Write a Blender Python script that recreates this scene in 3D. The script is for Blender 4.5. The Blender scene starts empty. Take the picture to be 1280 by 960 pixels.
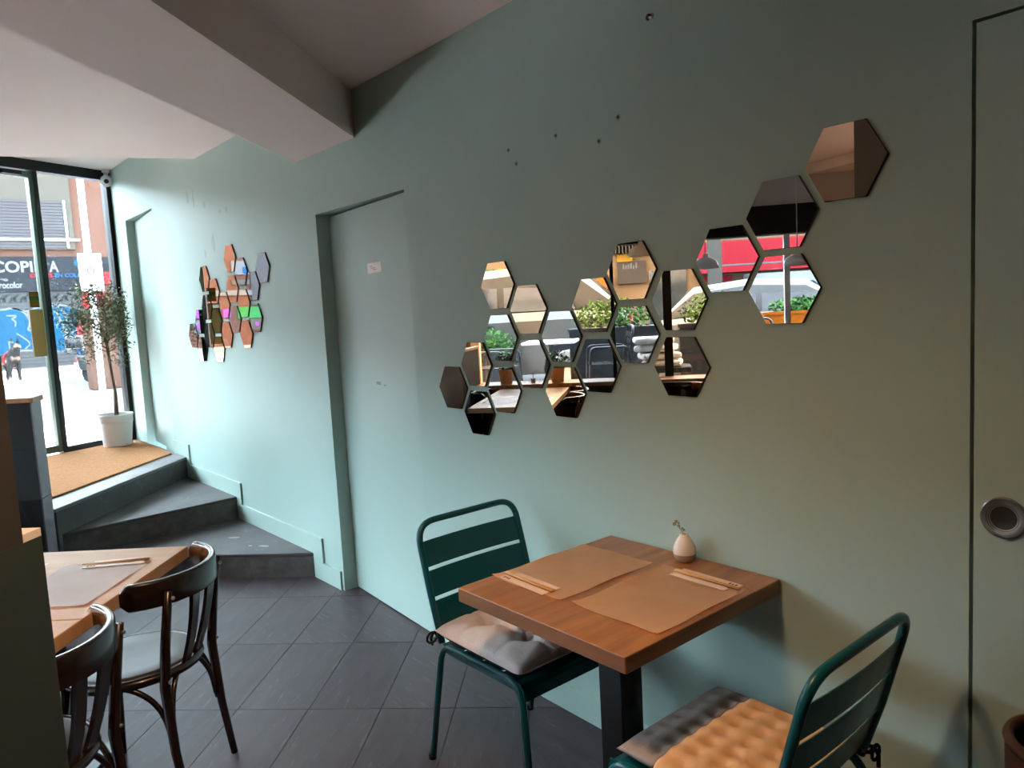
import bpy, bmesh, math, random
from mathutils import Vector, Matrix
from math import sin, cos, pi, radians
random.seed(7)
scene = bpy.context.scene
COL = scene.collection

# ------------------------------------------------------------------ camera
CAM = Vector((0, -1.85, 1.555))
yaw, pitch, roll = radians(38.723), radians(5.669), radians(-3.144)
v = Vector((-cos(yaw)*cos(pitch), sin(yaw)*cos(pitch), -sin(pitch)))
r = Vector((sin(yaw), cos(yaw), 0)); u = r.cross(v)
r2 = cos(roll)*r + sin(roll)*u; u2 = -sin(roll)*r + cos(roll)*u
cd = bpy.data.cameras.new('camera'); cam = bpy.data.objects.new('camera', cd); COL.objects.link(cam)
M4 = Matrix((r2, u2, -v)).transposed().to_4x4(); M4.translation = CAM
cam.matrix_world = M4
cd.sensor_width = 36; cd.lens = 939.7/1280*36; cd.clip_start = 0.05; cd.clip_end = 300
scene.camera = cam

# ------------------------------------------------------------------ world, view
w = bpy.data.worlds.new('sky'); scene.world = w; w.use_nodes = True
bg = w.node_tree.nodes['Background']
bg.inputs[0].default_value = (0.76, 0.95, 1.10, 1); bg.inputs[1].default_value = 9.4
vs = scene.view_settings
vs.view_transform = 'Standard'; vs.look = 'None'; vs.gamma = 1; vs.use_curve_mapping = False
vs.exposure = 1.85

# ------------------------------------------------------------------ materials
def lin(h):
    h = h.lstrip('#'); c = [int(h[i:i+2], 16)/255 for i in (0, 2, 4)]
    return tuple(x/12.92 if x <= .04045 else ((x+.055)/1.055)**2.4 for x in c)
MATS = {}
def mat(name, col, rough=.6, metal=0, col2=None, scale=6, detail=4, stretch=(1,1,1), bump=0, bscale=None, spec=.5, emit=0, lo=.35, hi=.65, rot=0, trans=0, coat=0):
    if name in MATS: return MATS[name]
    m = bpy.data.materials.new(name); m.use_nodes = True
    nt = m.node_tree; b = nt.nodes['Principled BSDF']
    c = lin(col)
    b.inputs['Base Color'].default_value = (*c, 1)
    b.inputs['Roughness'].default_value = rough; b.inputs['Metallic'].default_value = metal
    b.inputs['Specular IOR Level'].default_value = spec
    b.inputs['Coat Weight'].default_value = coat
    if trans: b.inputs['Transmission Weight'].default_value = trans
    if emit:
        b.inputs['Emission Color'].default_value = (*c, 1); b.inputs['Emission Strength'].default_value = emit
    if col2 or bump:
        tc = nt.nodes.new('ShaderNodeTexCoord'); mp = nt.nodes.new('ShaderNodeMapping')
        mp.inputs['Scale'].default_value = stretch; mp.inputs['Rotation'].default_value = (0, 0, rot)
        nt.links.new(tc.outputs['Object'], mp.inputs['Vector'])
    if col2:
        n = nt.nodes.new('ShaderNodeTexNoise'); n.inputs['Scale'].default_value = scale; n.inputs['Detail'].default_value = detail
        nt.links.new(mp.outputs['Vector'], n.inputs['Vector'])
        rp = nt.nodes.new('ShaderNodeValToRGB')
        rp.color_ramp.elements[0].position = lo; rp.color_ramp.elements[1].position = hi
        rp.color_ramp.elements[0].color = (*c, 1); rp.color_ramp.elements[1].color = (*lin(col2), 1)
        nt.links.new(n.outputs['Fac'], rp.inputs['Fac']); nt.links.new(rp.outputs['Color'], b.inputs['Base Color'])
    if bump:
        n2 = nt.nodes.new('ShaderNodeTexNoise'); n2.inputs['Scale'].default_value = bscale or scale*3; n2.inputs['Detail'].default_value = 5
        nt.links.new(mp.outputs['Vector'], n2.inputs['Vector'])
        bp = nt.nodes.new('ShaderNodeBump'); bp.inputs['Strength'].default_value = bump; bp.inputs['Distance'].default_value = .01
        nt.links.new(n2.outputs['Fac'], bp.inputs['Height']); nt.links.new(bp.outputs['Normal'], b.inputs['Normal'])
    MATS[name] = m; return m

mat('wall_paint', '#a5bbb4', .5, col2='#a2b8b0', scale=1.6, bump=.03, bscale=60, spec=.4)
mat('door_paint', '#a7bdb6', .42, col2='#a4bab2', scale=1.2, spec=.4)
mat('ceiling_white', '#f3e2de', .8, col2='#efddd8', scale=1.5, bump=.03, bscale=80, spec=.2)
mat('white_wall', '#d8d0c8', .8)
mat('warm_wall', '#9a7858', .8)
mat('column_brown', '#2f2a25', .7, col2='#2b2621', scale=3)  # brown darkened to keep a shaded look beside the lamp
mat('partition_shaded', '#28322b', .6, col2='#252e28', scale=3)  # wall green darkened; the partition's shade is put into this colour
mat('lower_wall', '#6f6257', .7, col2='#675a50', scale=4, spec=.06)
mat('tile_a', '#443a3d', .48, col2='#51464a', scale=3, stretch=(1.2, 5, 1), lo=.3, hi=.75, bump=.05, bscale=30, rot=.8, spec=.28)
mat('tile_b', '#403639', .50, col2='#4c4246', scale=3.5, stretch=(1.2, 5, 1), lo=.3, hi=.75, bump=.05, bscale=30, rot=.8, spec=.28)
mat('grout', '#242426', .9)
mat('slate', '#454041', .55, col2='#585150', scale=5, detail=8, lo=.4, hi=.75, bump=.12, bscale=40)
mat('slate_riser', '#4b4644', .75, col2='#68615e', scale=14, detail=8, lo=.35, hi=.75, bump=.25, bscale=50)
mat('slate_edge', '#6b6567', .5, col2='#7b7577', scale=6)
mat('pony_tile', '#857d86', .5, col2='#938a94', scale=6, detail=6, bump=.06)
mat('coir', '#c08a62', .95, col2='#ae7850', scale=60, detail=3, bump=.6, bscale=220, spec=.1)
mat('black_frame', '#15181a', .4, spec=.4)
mat('green_frame', '#59645c', .35, metal=.6)
mat('dark_lintel', '#2d2926', .6, spec=.06)
mat('ledge_wood', '#b98455', .4, col2='#a87347', scale=3, stretch=(1, 12, 1), rot=.7)
mat('brass_plate', '#9a7a4a', .35, metal=.7)
mat('white_plastic', '#e8e8e8', .4)
mat('black_gloss', '#0b0b0c', .15)
mat('black_metal', '#191a1c', .35, metal=.3)
mat('steel', '#9a948c', .3, metal=1)
mat('steel_dark', '#5a544e', .35, metal=1)
mat('mirror_edge', '#1c1512', .5)
mat('teal_metal', '#034a54', .32, spec=.4, col2='#034d53', scale=2)
mat('cushion_pale', '#cdbfbb', .95, col2='#c6b7b2', scale=20, bump=.15, bscale=180, spec=.1)
mat('cushion_grey', '#978a84', .95, col2='#8f827c', scale=20, bump=.15, bscale=180, spec=.1)
mat('cushion_tan', '#d3a87e', .95, col2='#cc9f74', scale=20, bump=.15, bscale=180, spec=.1)
mat('tie_black', '#121011', .9)
mat('button_thread', '#6d5f58', .9)
mat('table_wood', '#ab7440', .32, col2='#855229', scale=2.6, detail=9, stretch=(9, 1, 1), lo=.34, hi=.66, bump=.05, bscale=30, spec=.5)
mat('table_wood_edge', '#8a5c3a', .4, col2='#744a2c', scale=3, detail=8, stretch=(1, 1, 10), lo=.3, hi=.7)
mat('table_pale', '#d6a87e', .55, col2='#c8976b', scale=2.4, detail=8, stretch=(7, 1, 1), lo=.3, hi=.72, rot=.78, spec=.2)  # table wood lightened; window reflection on the tables put into the colour
mat('kraft', '#f0c8a0', .85, col2='#eabf95', scale=9, detail=6, spec=.15)
mat('kraft_light', '#efd2bc', .5, col2='#e9c9b1', scale=9, detail=6, spec=.45)
mat('chopstick', '#d09a5e', .6)
mat('ink', '#6b4a38', .9)
mat('vase_white', '#e5d5c6', .25, coat=.3)
mat('vase_clay', '#a9856c', .8)
mat('dried', '#8b8166', .9)
mat('walnut', '#1b100c', .26, col2='#26140d', scale=4, stretch=(1, 1, 6), spec=.5, coat=.12)
mat('walnut_worn', '#7a4424', .2, col2='#4d2614', scale=9, spec=.6, coat=.4)
mat('seat_ply', '#463a32', .42, col2='#392f28', scale=5, spec=.22)
mat('paper', '#f4efec', .8)
mat('print_grey', '#9a9490', .9)
mat('smudge', '#7f9a92', .8)
mat('filler', '#9c9f98', .9)
mat('pot_white', '#dcdcdc', .4)
mat('soil', '#3b2b20', .95)
mat('bark', '#6a5a49', .9, col2='#84735e', scale=20)
mat('leaf_olive', '#6a7658', .6, col2='#868f72', scale=9, spec=.06)
mat('leaf_green', '#2c4917', .6, col2='#4b6326', scale=7, spec=.06)
mat('leaf_dark', '#25441f', .6, col2='#3d622c', scale=7, spec=.06)
mat('flower_white', '#f2efe8', .7)
mat('terracotta', '#d6a77c', .8, col2='#cb9c70', scale=12)
mat('planter_grey', '#212224', .55, spec=.06)
mat('orange_paint', '#753e0c', .5, spec=.06)
mat('asphalt', '#3f3c3d', .9, col2='#423f40', scale=3, spec=.06)
mat('paving', '#c8b4ad', .9, col2='#cfbbb4', scale=2, spec=.06)
mat('kerb', '#66625f', .9, spec=.06)
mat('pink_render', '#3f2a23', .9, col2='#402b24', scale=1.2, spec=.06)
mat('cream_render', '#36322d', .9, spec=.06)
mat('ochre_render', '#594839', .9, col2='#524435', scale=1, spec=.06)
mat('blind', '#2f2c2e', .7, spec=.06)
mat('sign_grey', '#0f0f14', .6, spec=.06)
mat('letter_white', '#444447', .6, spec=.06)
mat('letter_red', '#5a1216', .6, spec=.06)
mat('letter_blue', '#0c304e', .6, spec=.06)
mat('graffiti_blue', '#022539', .6, col2='#02293e', scale=1.5, spec=.06)
mat('graffiti_white', '#3e4042', .6, spec=.06)
mat('graffiti_dark', '#151516', .7, spec=.06)
mat('shutter', '#29292b', .6, spec=.06)
mat('sign_purple', '#552a5c', .6, spec=.06)
mat('red_paint', '#691118', .5, spec=.06)
mat('green_paint', '#1f4d29', .5, spec=.06)
mat('yellow_paint', '#6d5316', .5, spec=.06)
mat('car_silver', '#484541', .3, metal=.3, coat=.12, spec=.25)
mat('car_white', '#494847', .3, coat=.12, spec=.25)
mat('car_dark', '#1f2023', .3, coat=.12, spec=.25)
mat('car_glass', '#20262a', .08, spec=.8)
mat('rubber', '#17171a', .8, spec=.06)
mat('tail_red', '#b0151a', .3)
mat('jeans', '#16243f', .9, col2='#1a2945', scale=20, spec=.06)
mat('shirt_red', '#5b2227', .9, spec=.06)
mat('skin', '#c08a6c', .6)
mat('hair_dark', '#2a1d16', .8)
mat('dog_black', '#161516', .9, col2='#594d43', scale=4, lo=.5, hi=.6, spec=.06)
mat('sofa_grey', '#928c87', .8)
mat('bin_brown', '#4f2c18', .5, col2='#432413', scale=6)
mat('bin_dark', '#1d1512', .8)

def specks(name, col, sc, stretch, lo, hi, rot=.8, amt=.55):
    """scratches and pale specks over a material's colour"""
    m = MATS[name]; nt = m.node_tree; b = nt.nodes['Principled BSDF']; src = b.inputs['Base Color'].links[0].from_socket
    tc = nt.nodes.new('ShaderNodeTexCoord'); mp = nt.nodes.new('ShaderNodeMapping'); mp.inputs['Scale'].default_value = stretch; mp.inputs['Rotation'].default_value = (0, 0, rot)
    n = nt.nodes.new('ShaderNodeTexNoise'); n.inputs['Scale'].default_value = sc; n.inputs['Detail'].default_value = 9; n.inputs['Roughness'].default_value = .7
    rp = nt.nodes.new('ShaderNodeMapRange'); rp.inputs[1].default_value = lo; rp.inputs[2].default_value = hi; rp.inputs[3].default_value = 0; rp.inputs[4].default_value = amt; rp.clamp = True
    mx = nt.nodes.new('ShaderNodeMix'); mx.data_type = 'RGBA'; mx.inputs[7].default_value = (*lin(col), 1)
    nt.links.new(tc.outputs['Object'], mp.inputs['Vector']); nt.links.new(mp.outputs['Vector'], n.inputs['Vector']); nt.links.new(n.outputs['Fac'], rp.inputs[0])
    nt.links.new(rp.outputs[0], mx.inputs[0]); nt.links.new(src, mx.inputs[6]); nt.links.new(mx.outputs[2], b.inputs['Base Color'])
specks('tile_a', '#8a8386', 7, (1, 7, 1), .56, .80, 0); specks('tile_b', '#8a8386', 6, (1, 7, 1), .57, .80, 0)
specks('slate', '#8f8a88', 9, (1, 2, 1), .58, .8, .6); specks('slate_riser', '#8a8480', 22, (1, 1, 1), .55, .8, 0, .4)
def mirror_mat(name, col, rough):
    m = bpy.data.materials.new(name); m.use_nodes = True; b = m.node_tree.nodes['Principled BSDF']
    b.inputs['Base Color'].default_value = (*col, 1); b.inputs['Metallic'].default_value = 1; b.inputs['Roughness'].default_value = rough
    MATS[name] = m
mirror_mat('mirror_bronze', (.86, .57, .38), 0.0)
mirror_mat('mirror_grey', (.56, .55, .56), 0.0)

def glass_mat():
    m = bpy.data.materials.new('window_glass'); m.use_nodes = True; nt = m.node_tree
    for n in list(nt.nodes):
        if n.type == 'BSDF_PRINCIPLED': nt.nodes.remove(n)
    out = [n for n in nt.nodes if n.type == 'OUTPUT_MATERIAL'][0]
    t = nt.nodes.new('ShaderNodeBsdfTransparent'); g = nt.nodes.new('ShaderNodeBsdfGlossy'); g.inputs['Roughness'].default_value = .0
    t.inputs[0].default_value = (.95, .96, .95, 1)
    f = nt.nodes.new('ShaderNodeFresnel'); f.inputs[0].default_value = 1.45; mx = nt.nodes.new('ShaderNodeMixShader')
    nt.links.new(f.outputs[0], mx.inputs[0]); nt.links.new(t.outputs[0], mx.inputs[1]); nt.links.new(g.outputs[0], mx.inputs[2])
    nt.links.new(mx.outputs[0], out.inputs[0]); MATS['window_glass'] = m
glass_mat()

# ------------------------------------------------------------------ helpers
def obj(name, bm, m, parent=None, smooth=False, angle=None):
    me = bpy.data.meshes.new(name)
    bmesh.ops.recalc_face_normals(bm, faces=bm.faces)
    bm.to_mesh(me); bm.free()
    ms = m if isinstance(m, (list, tuple)) else [m]
    for k in ms: me.materials.append(MATS[k])
    o = bpy.data.objects.new(name, me); COL.objects.link(o)
    if smooth:
        for p in me.polygons: p.use_smooth = True
        if angle: 
            try: me.set_sharp_from_angle(angle=radians(angle))
            except Exception: pass
    if parent: o.parent = parent
    return o
def tag(o, label=None, cat=None, group=None, kind=None):
    if label: o['label'] = label
    if cat: o['category'] = cat
    if group: o['group'] = group
    if kind: o['kind'] = kind
    return o
def thing(name, label, cat, loc=(0, 0, 0), rz=0, group=None, kind=None):
    o = bpy.data.objects.new(name, None); COL.objects.link(o); o.empty_display_size = .1
    o.location = loc; o.rotation_euler = (0, 0, rz)
    return tag(o, label, cat, group, kind)
def dup(root, loc, rz, label=None):
    c = root.copy(); COL.objects.link(c); c.location = loc; c.rotation_euler = (0, 0, rz)
    if label: c['label'] = label
    for ch in list(root.children):
        d = ch.copy(); COL.objects.link(d); d.parent = c
        for g in list(ch.children):
            e = g.copy(); COL.objects.link(e); e.parent = d
    return c
def B(): return bmesh.new()
def box(bm, x0, x1, y0, y1, z0, z1, mi=0):
    vs_ = [bm.verts.new((x, y, z)) for z in (z0, z1) for x, y in ((x0, y0), (x1, y0), (x1, y1), (x0, y1))]
    for f in ((3, 2, 1, 0), (4, 5, 6, 7), (0, 1, 5, 4), (1, 2, 6, 5), (2, 3, 7, 6), (3, 0, 4, 7)):
        bm.faces.new([vs_[i] for i in f]).material_index = mi
    return bm
def prism(bm, poly, z0, z1, mi=0):
    a = [bm.verts.new((x, y, z0)) for x, y in poly]; b = [bm.verts.new((x, y, z1)) for x, y in poly]
    n = len(poly)
    bm.faces.new(a[::-1]).material_index = mi; bm.faces.new(b).material_index = mi
    for i in range(n): bm.faces.new((a[i], a[(i+1) % n], b[(i+1) % n], b[i])).material_index = mi
    return bm
def wallseg(bm, p, q, th, z0, z1, mi=0):
    """upright slab from p to q in plan, thickness th to the left of p->q"""
    p, q = Vector(p), Vector(q); d = (q-p).normalized(); n = Vector((-d.y, d.x))*th
    return prism(bm, [p, q, q+n, p+n], z0, z1, mi)
def bevel(bm, w, seg=2, ang=40):
    bmesh.ops.recalc_face_normals(bm, faces=bm.faces)
    es = [e for e in bm.edges if len(e.link_faces) == 2 and e.calc_face_angle(0) > radians(ang)]
    bmesh.ops.bevel(bm, geom=es, offset=w, segments=seg, affect='EDGES', profile=.5, clamp_overlap=True)
    return bm
def tube(bm, pts, rad, n=8, closed=False, cap=True):
    pts = [Vector(p) for p in pts]; N = len(pts)
    rads = rad if isinstance(rad, (list, tuple)) else [rad]*N
    rings = []; prev = None
    for i, p in enumerate(pts):
        if closed: t = (pts[(i+1) % N]-pts[i-1])
        else: t = pts[min(i+1, N-1)]-pts[max(i-1, 0)]
        t = t.normalized()
        if prev is None:
            a = Vector((0, 0, 1)) if abs(t.z) < .9 else Vector((1, 0, 0)); nrm = t.cross(a).normalized()
        else: nrm = (prev-t*prev.dot(t)).normalized()
        prev = nrm; bn = t.cross(nrm)
        rings.append([bm.verts.new(p+(nrm*cos(2*pi*k/n)+bn*sin(2*pi*k/n))*rads[i]) for k in range(n)])
    for i in range(N if closed else N-1):
        a, b = rings[i], rings[(i+1) % N]
        for k in range(n): bm.faces.new((a[k], a[(k+1) % n], b[(k+1) % n], b[k]))
    if cap and not closed: bm.faces.new(rings[0][::-1]); bm.faces.new(rings[-1])
    return bm
def lathe(bm, prof, n=24, c=(0, 0, 0), cap=True):
    rings = []
    for rr, z in prof: rings.append([bm.verts.new((c[0]+rr*cos(2*pi*k/n), c[1]+rr*sin(2*pi*k/n), c[2]+z)) for k in range(n)])
    for a, b in zip(rings, rings[1:]):
        for k in range(n): bm.faces.new((a[k], a[(k+1) % n], b[(k+1) % n], b[k]))
    if cap: bm.faces.new(rings[0][::-1]); bm.faces.new(rings[-1])
    return bm
def fillet(pts, rad, seg=5):
    pts = [Vector(p) for p in pts]; out = [pts[0]]
    for a, b, c in zip(pts, pts[1:], pts[2:]):
        d1 = (a-b); d2 = (c-b); l = min(rad, d1.length*.49, d2.length*.49)
        p, q = b+d1.normalized()*l, b+d2.normalized()*l
        for k in range(seg+1):
            t = k/seg; out.append(p*(1-t)**2+b*2*t*(1-t)+q*t*t)
    out.append(pts[-1]); return out
def band(bm, path, h0, h1, th, nrm=None):
    """ribbon of thickness th following plan path, between z functions h0(i), h1(i)"""
    N = len(path); rows = []
    for i, p in enumerate(path):
        a = Vector(path[max(i-1, 0)][:2]); b = Vector(path[min(i+1, N-1)][:2]); t = (b-a).normalized(); n = Vector((-t.y, t.x))*th/2
        z0 = h0(i/(N-1)); z1 = h1(i/(N-1))
        rows.append([bm.verts.new((p[0]+n.x, p[1]+n.y, z0)), bm.verts.new((p[0]+n.x, p[1]+n.y, z1)), bm.verts.new((p[0]-n.x, p[1]-n.y, z1)), bm.verts.new((p[0]-n.x, p[1]-n.y, z0))])
    for a, b in zip(rows, rows[1:]):
        for k in range(4): bm.faces.new((a[k], a[(k+1) % 4], b[(k+1) % 4], b[k]))
    bm.faces.new(rows[0][::-1]); bm.faces.new(rows[-1]); return bm
def clip(poly, a, b, c):
    """keep a*x+b*y<=c"""
    out = []
    for i in range(len(poly)):
        p, q = poly[i], poly[(i+1) % len(poly)]; dp = a*p[0]+b*p[1]-c; dq = a*q[0]+b*q[1]-c
        if dp <= 0: out.append(p)
        if dp*dq < 0: t = dp/(dp-dq); out.append((p[0]+(q[0]-p[0])*t, p[1]+(q[1]-p[1])*t))
    return out
def leaves(bm, n, cen, rad, ln, wd, flat=1.0, shell=.3, mi=0):
    for _ in range(n):
        while True:
            p = Vector((random.uniform(-1, 1), random.uniform(-1, 1), random.uniform(-1, 1)))
            if shell < p.length < 1: break
        p = Vector((cen[0]+p.x*rad[0], cen[1]+p.y*rad[1], cen[2]+p.z*rad[2]))
        d = Vector((random.uniform(-1, 1), random.uniform(-1, 1), random.uniform(-.5, 1))).normalized()*ln*random.uniform(.7, 1.2)
        s = d.cross(Vector((random.uniform(-1, 1), random.uniform(-1, 1), random.uniform(-1, 1)))).normalized()*wd
        vv = [bm.verts.new(p), bm.verts.new(p+d*.45+s), bm.verts.new(p+d), bm.verts.new(p+d*.45-s)]
        bm.faces.new(vv).material_index = mi
    return bm
def text(name, body, size, m, parent, mtx, extrude=.004, align='LEFT', xs=1.0, bold=.0):
    cu = bpy.data.curves.new(name, 'FONT'); cu.body = body; cu.size = size; cu.extrude = extrude; cu.align_x = align; cu.offset = bold
    cu.materials.append(MATS[m]); o = bpy.data.objects.new(name, cu); COL.objects.link(o)
    me = bpy.data.meshes.new_from_object(o); bpy.data.objects.remove(o); me.materials.clear(); me.materials.append(MATS[m])
    o = bpy.data.objects.new(name, me); COL.objects.link(o)
    if parent: o.parent = parent
    o.matrix_local = mtx @ Matrix.Diagonal((xs, 1, 1, 1)); return o
def frame3(o, x, y):
    """matrix with origin o, x axis x, y axis y (unit vectors)"""
    x = Vector(x).normalized(); y = Vector(y).normalized(); z = x.cross(y)
    m = Matrix((x, y, z)).transposed().to_4x4(); m.translation = Vector(o); return m

# plan frame of the window front: F0 + t*E1 + off*NN (off > 0 is outdoors)
F0 = Vector((-5.7, -3.4)); E1 = Vector((.76, -.65)).normalized(); NN = Vector((E1.y, -E1.x))
ANG = math.atan2(E1.y, E1.x)
def F(t, off=0, z=None):
    p = F0+E1*t+NN*off
    return Vector((p.x, p.y)) if z is None else Vector((p.x, p.y, z))
def W2y(x): return .03*(x+3.02)          # plan line of the stair wall
K45 = Vector((.7215, -.6924))              # tile / table / partition direction
N45 = Vector((.6924, .7215))

# ------------------------------------------------------------------ the setting
ENT = Vector((.4226, -.9063))              # entrance glazing direction (from the corner)
EC = Vector((-8.14, -.155)); ECN = EC+ENT*2.14
TB = 5.2                                   # where the window front ends behind the camera

# floor and its tiles
fl = obj('floor', prism(B(), [(-4.9, .1), (2.3, .1), (2.3, -1.9), F(TB+.05, .1), F(-2.1, .1), (-7.0, -.3)], -.15, -.004), 'grout')
tag(fl, 'dark grey floor of long diagonal tiles', 'floor', kind='structure')
KT = Vector((cos(radians(-43.8)), sin(radians(-43.8)))); NT = Vector((-KT.y, KT.x))
c0 = -2.174; a0 = None
# joints measured on the photograph: long joints every 0.298 m along NT, short joints every 0.602 m along KT
n_off = NT.dot(Vector((-2.622, -.504))); k_off = KT.dot(Vector((-2.77, -.697)))
g = .0015
full = None; cnt = 0
for i in range(-16, 24):
    for j in range(-10, 12):
        o_ = NT*(n_off+.298*i)+KT*(k_off+.602*j)
        poly = [tuple(o_+KT*a+NT*b) for a, b in ((g, g), (.602-g, g), (.602-g, .298-g), (g, .298-g))]
        P0 = poly
        for (A, Bc, C) in ((0, 1, .05), (1, 0, 2.2), (NN.x, NN.y, NN.dot(F0)-.02), (E1.x, E1.y, E1.dot(F(TB))), (-N45.x*0-1*K45.x*0-.7071, -.7071*-1, 99)):
            poly = clip(poly, A, Bc, C)
            if len(poly) < 3: break
        if len(poly) < 3: continue
        cx = sum(p[0] for p in poly)/len(poly); cy = sum(p[1] for p in poly)/len(poly)
        if cx < -4.95 and cy > -1.45: continue                       # under the steps
        if cx < -5.3 and (cx+5.2)*(-.78)+(cy+1.28)*.62 > .05: continue   # beyond the low wall
        if len(poly) == 4 and poly == P0:
            if full is None:
                bm = prism(B(), [(a-.301, b-.149) for a, b in ((g, g), (.602-g, g), (.602-g, .298-g), (g, .298-g))], -.004, 0)
                t = obj('floor_tile', bm, 'tile_a', fl); full = t.data; full2 = full.copy(); full2.materials[0] = MATS['tile_b']
            else:
                t = bpy.data.objects.new('floor_tile', random.choice((full, full2))); COL.objects.link(t); t.parent = fl
            ctr = o_+KT*.301+NT*.149; t.location = (ctr.x, ctr.y, 0); t.rotation_euler = (0, 0, math.atan2(KT.y, KT.x))
        else: obj('floor_tile', prism(B(), poly, -.004, 0), 'tile_a', fl)

# main wall (plane y = 0) with a flush door
bm = B()
box(bm, -3.02, -.664, 0, .16, -.1, 2.9); box(bm, -.664, .33, 0, .16, 2.116, 2.9); box(bm, .33, 2.35, 0, .16, -.1, 2.9)
box(bm, -.664, .33, .05, .16, -.1, 2.116)
tag(obj('wall_right', bm, 'wall_paint'), 'sage green painted wall carrying the big mirror cluster', 'wall', kind='structure')
d3 = thing('door_3', 'flush sage green door with a round recessed pull', 'door', (-.66, 0, 0), kind='structure')
obj('door_panel', box(B(), .004, .984, 0.001, .045, .006, 2.109), 'door_paint', d3)
bm = B(); lathe(bm, [(.047, 0), (.047, .004), (.044, .0065), (.035, .0065), (.030, .004), (.014, .0015), (.0, .001)], 40, cap=False)
dsh = obj('pull_dish', lathe(B(), [(.034, .0068), (.033, .005), (.028, .0035), (.0, .003)], 32, cap=False), 'bin_brown', d3, True); dsh.data.materials[0] = MATS['steel_dark']; dsh.rotation_euler = (radians(90), 0, 0); dsh.location = (.066, -.001, 1.037)
h = obj('round_pull', bm, 'steel', d3, True, 35); h.rotation_euler = (radians(90), 0, 0); h.location = (.066, -.001, 1.037); h['label'] = 'round brushed steel recessed pull'
# skirting of the main wall
bm = B(); box(bm, -3.02, -.672, -.006, .0, 0.0, .108); bevel(bm, .002, 1)
tag(obj('baseboard_right', bm, 'wall_paint'), 'sage green skirting board along the main wall', 'skirting board', kind='structure')

# stair wall (slightly turned), with two recessed sliding doors
th = .16
bm = B()
def w2(x): return (x, W2y(x))
def w2seg(bm, xa, xb, z0, z1): prism(bm, [w2(xa), w2(xb), (xb-.005, W2y(xb)+th), (xa-.005, W2y(xa)+th)], z0, z1)
w2seg(bm, -3.02, -3.905, 2.127, 3.4); w2seg(bm, -3.905, -6.87, -.1, 3.4); w2seg(bm, -6.87, -7.705, 2.562, 3.4); w2seg(bm, -7.705, -8.3, -.1, 3.4)
prism(bm, [(-2.9, .16), (-8.3, .0), (-8.3, .22), (-2.9, .22)], -.1, 3.4)
tag(obj('wall_left', bm, 'wall_paint'), 'sage green painted wall along the entrance steps', 'wall', kind='structure')
wl = bpy.data.objects['wall_left']
mat('worn_paint', '#9bb0a8', .7)
def worn(x, z, wd, ht):
    pts = []
    for k in range(10):
        a = 2*pi*k/10; rr = random.uniform(.55, 1.1); pts.append((x+wd*cos(a)*rr, z+ht*sin(a)*rr))
    bm = B(); f1 = [bm.verts.new((a, W2y(a)-.0008, b)) for a, b in pts]; f2 = [bm.verts.new((a, W2y(a), b)) for a, b in pts]
    bm.faces.new(f1); bm.faces.new(f2[::-1])
    for k in range(10): bm.faces.new((f1[k], f1[(k+1) % 10], f2[(k+1) % 10], f2[k]))
    obj('worn_patch', bm, 'worn_paint', wl)
for a in ((-5.95, 2.52, .03, .06), (-5.83, 2.5, .012, .07), (-5.62, 2.42, .03, .03), (-5.33, 2.33, .03, .015), (-5.2, 2.33, .02, .02), (-5.5, 2.14, .035, .07), (-5.68, 2.08, .03, .03), (-5.05, 1.5, .02, .012)): worn(*a)
def sliding(name, x0, x1, z0, z1, dep, label):
    t = thing(name, label, 'door', (0, 0, 0), kind='structure')
    obj('door_panel', prism(B(), [(x0, W2y(x0)+.003), (x1-.02, W2y(x1)+dep), (x1-.02, W2y(x1)+dep+.04), (x0+.01, W2y(x0)+.043)], z0+.008, z1-.012), 'door_paint', t)
    return t
d2 = sliding('door_2', -3.021, -3.905, 0, 2.127, .078, 'recessed sage green sliding door with a paper note')
d1 = sliding('door_1', -6.872, -7.705, .48, 2.562, .075, 'recessed sage green door on the entrance landing')
# jamb trim strip of door 2
bm = B(); prism(bm, [(-3.905, W2y(-3.905)-.003), (-3.925, W2y(-3.925)-.003), (-3.925, W2y(-3.925)), (-3.905, W2y(-3.905))], 0, 2.127)
tag(obj('trim_1', bm, 'wall_paint'), 'thin green corner bead beside the sliding door', 'trim', kind='structure')
dirp = Vector((-3.905-.02+3.021, W2y(-3.905)+.078-.003)).normalized(); outp = Vector((dirp.y, -dirp.x))
if outp.y > 0: outp = -outp
def on_door(s): p = Vector((-3.021, .003))+dirp*s; return p
def plate(name, s, z, wd, ht, m, off=.002, parent=d2):
    p = on_door(s); a = p-dirp*wd/2+outp*off*.0; b = p+dirp*wd/2
    return obj(name, prism(B(), [a, b, b+outp*off, a+outp*off], z-ht/2, z+ht/2), m, parent)
nt_ = plate('paper_note', .362, 1.80, .155, .052, 'paper'); nt_['label'] = 'small white paper note'
for q in range(3): plate('note_line', .40-.02*q, 1.809-.009*q, (.03, .05, .04)[q], .0025, 'print_grey', .003, d2)
bm = B(); lathe(bm, [(.0, .002), (.014, .003), (.017, .006), (.021, .005), (.021, 0)], 24, cap=False)
h = obj('oval_pull', bm, 'steel_dark', d2, True, 40); p = on_door(.855)
h.matrix_local = frame3((p.x, p.y, 1.05), (dirp.x, dirp.y, 0), (0, 0, 1)) @ Matrix.Diagonal((1, 2.0, 1, 1)); h['label'] = 'oval steel flush pull'
for s, z, a_, b_ in ((.41, 1.215, .05, .016), (.34, 1.207, .02, .008)): plate('smudge', s, z, a_, b_, 'smudge', .0006)

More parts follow.
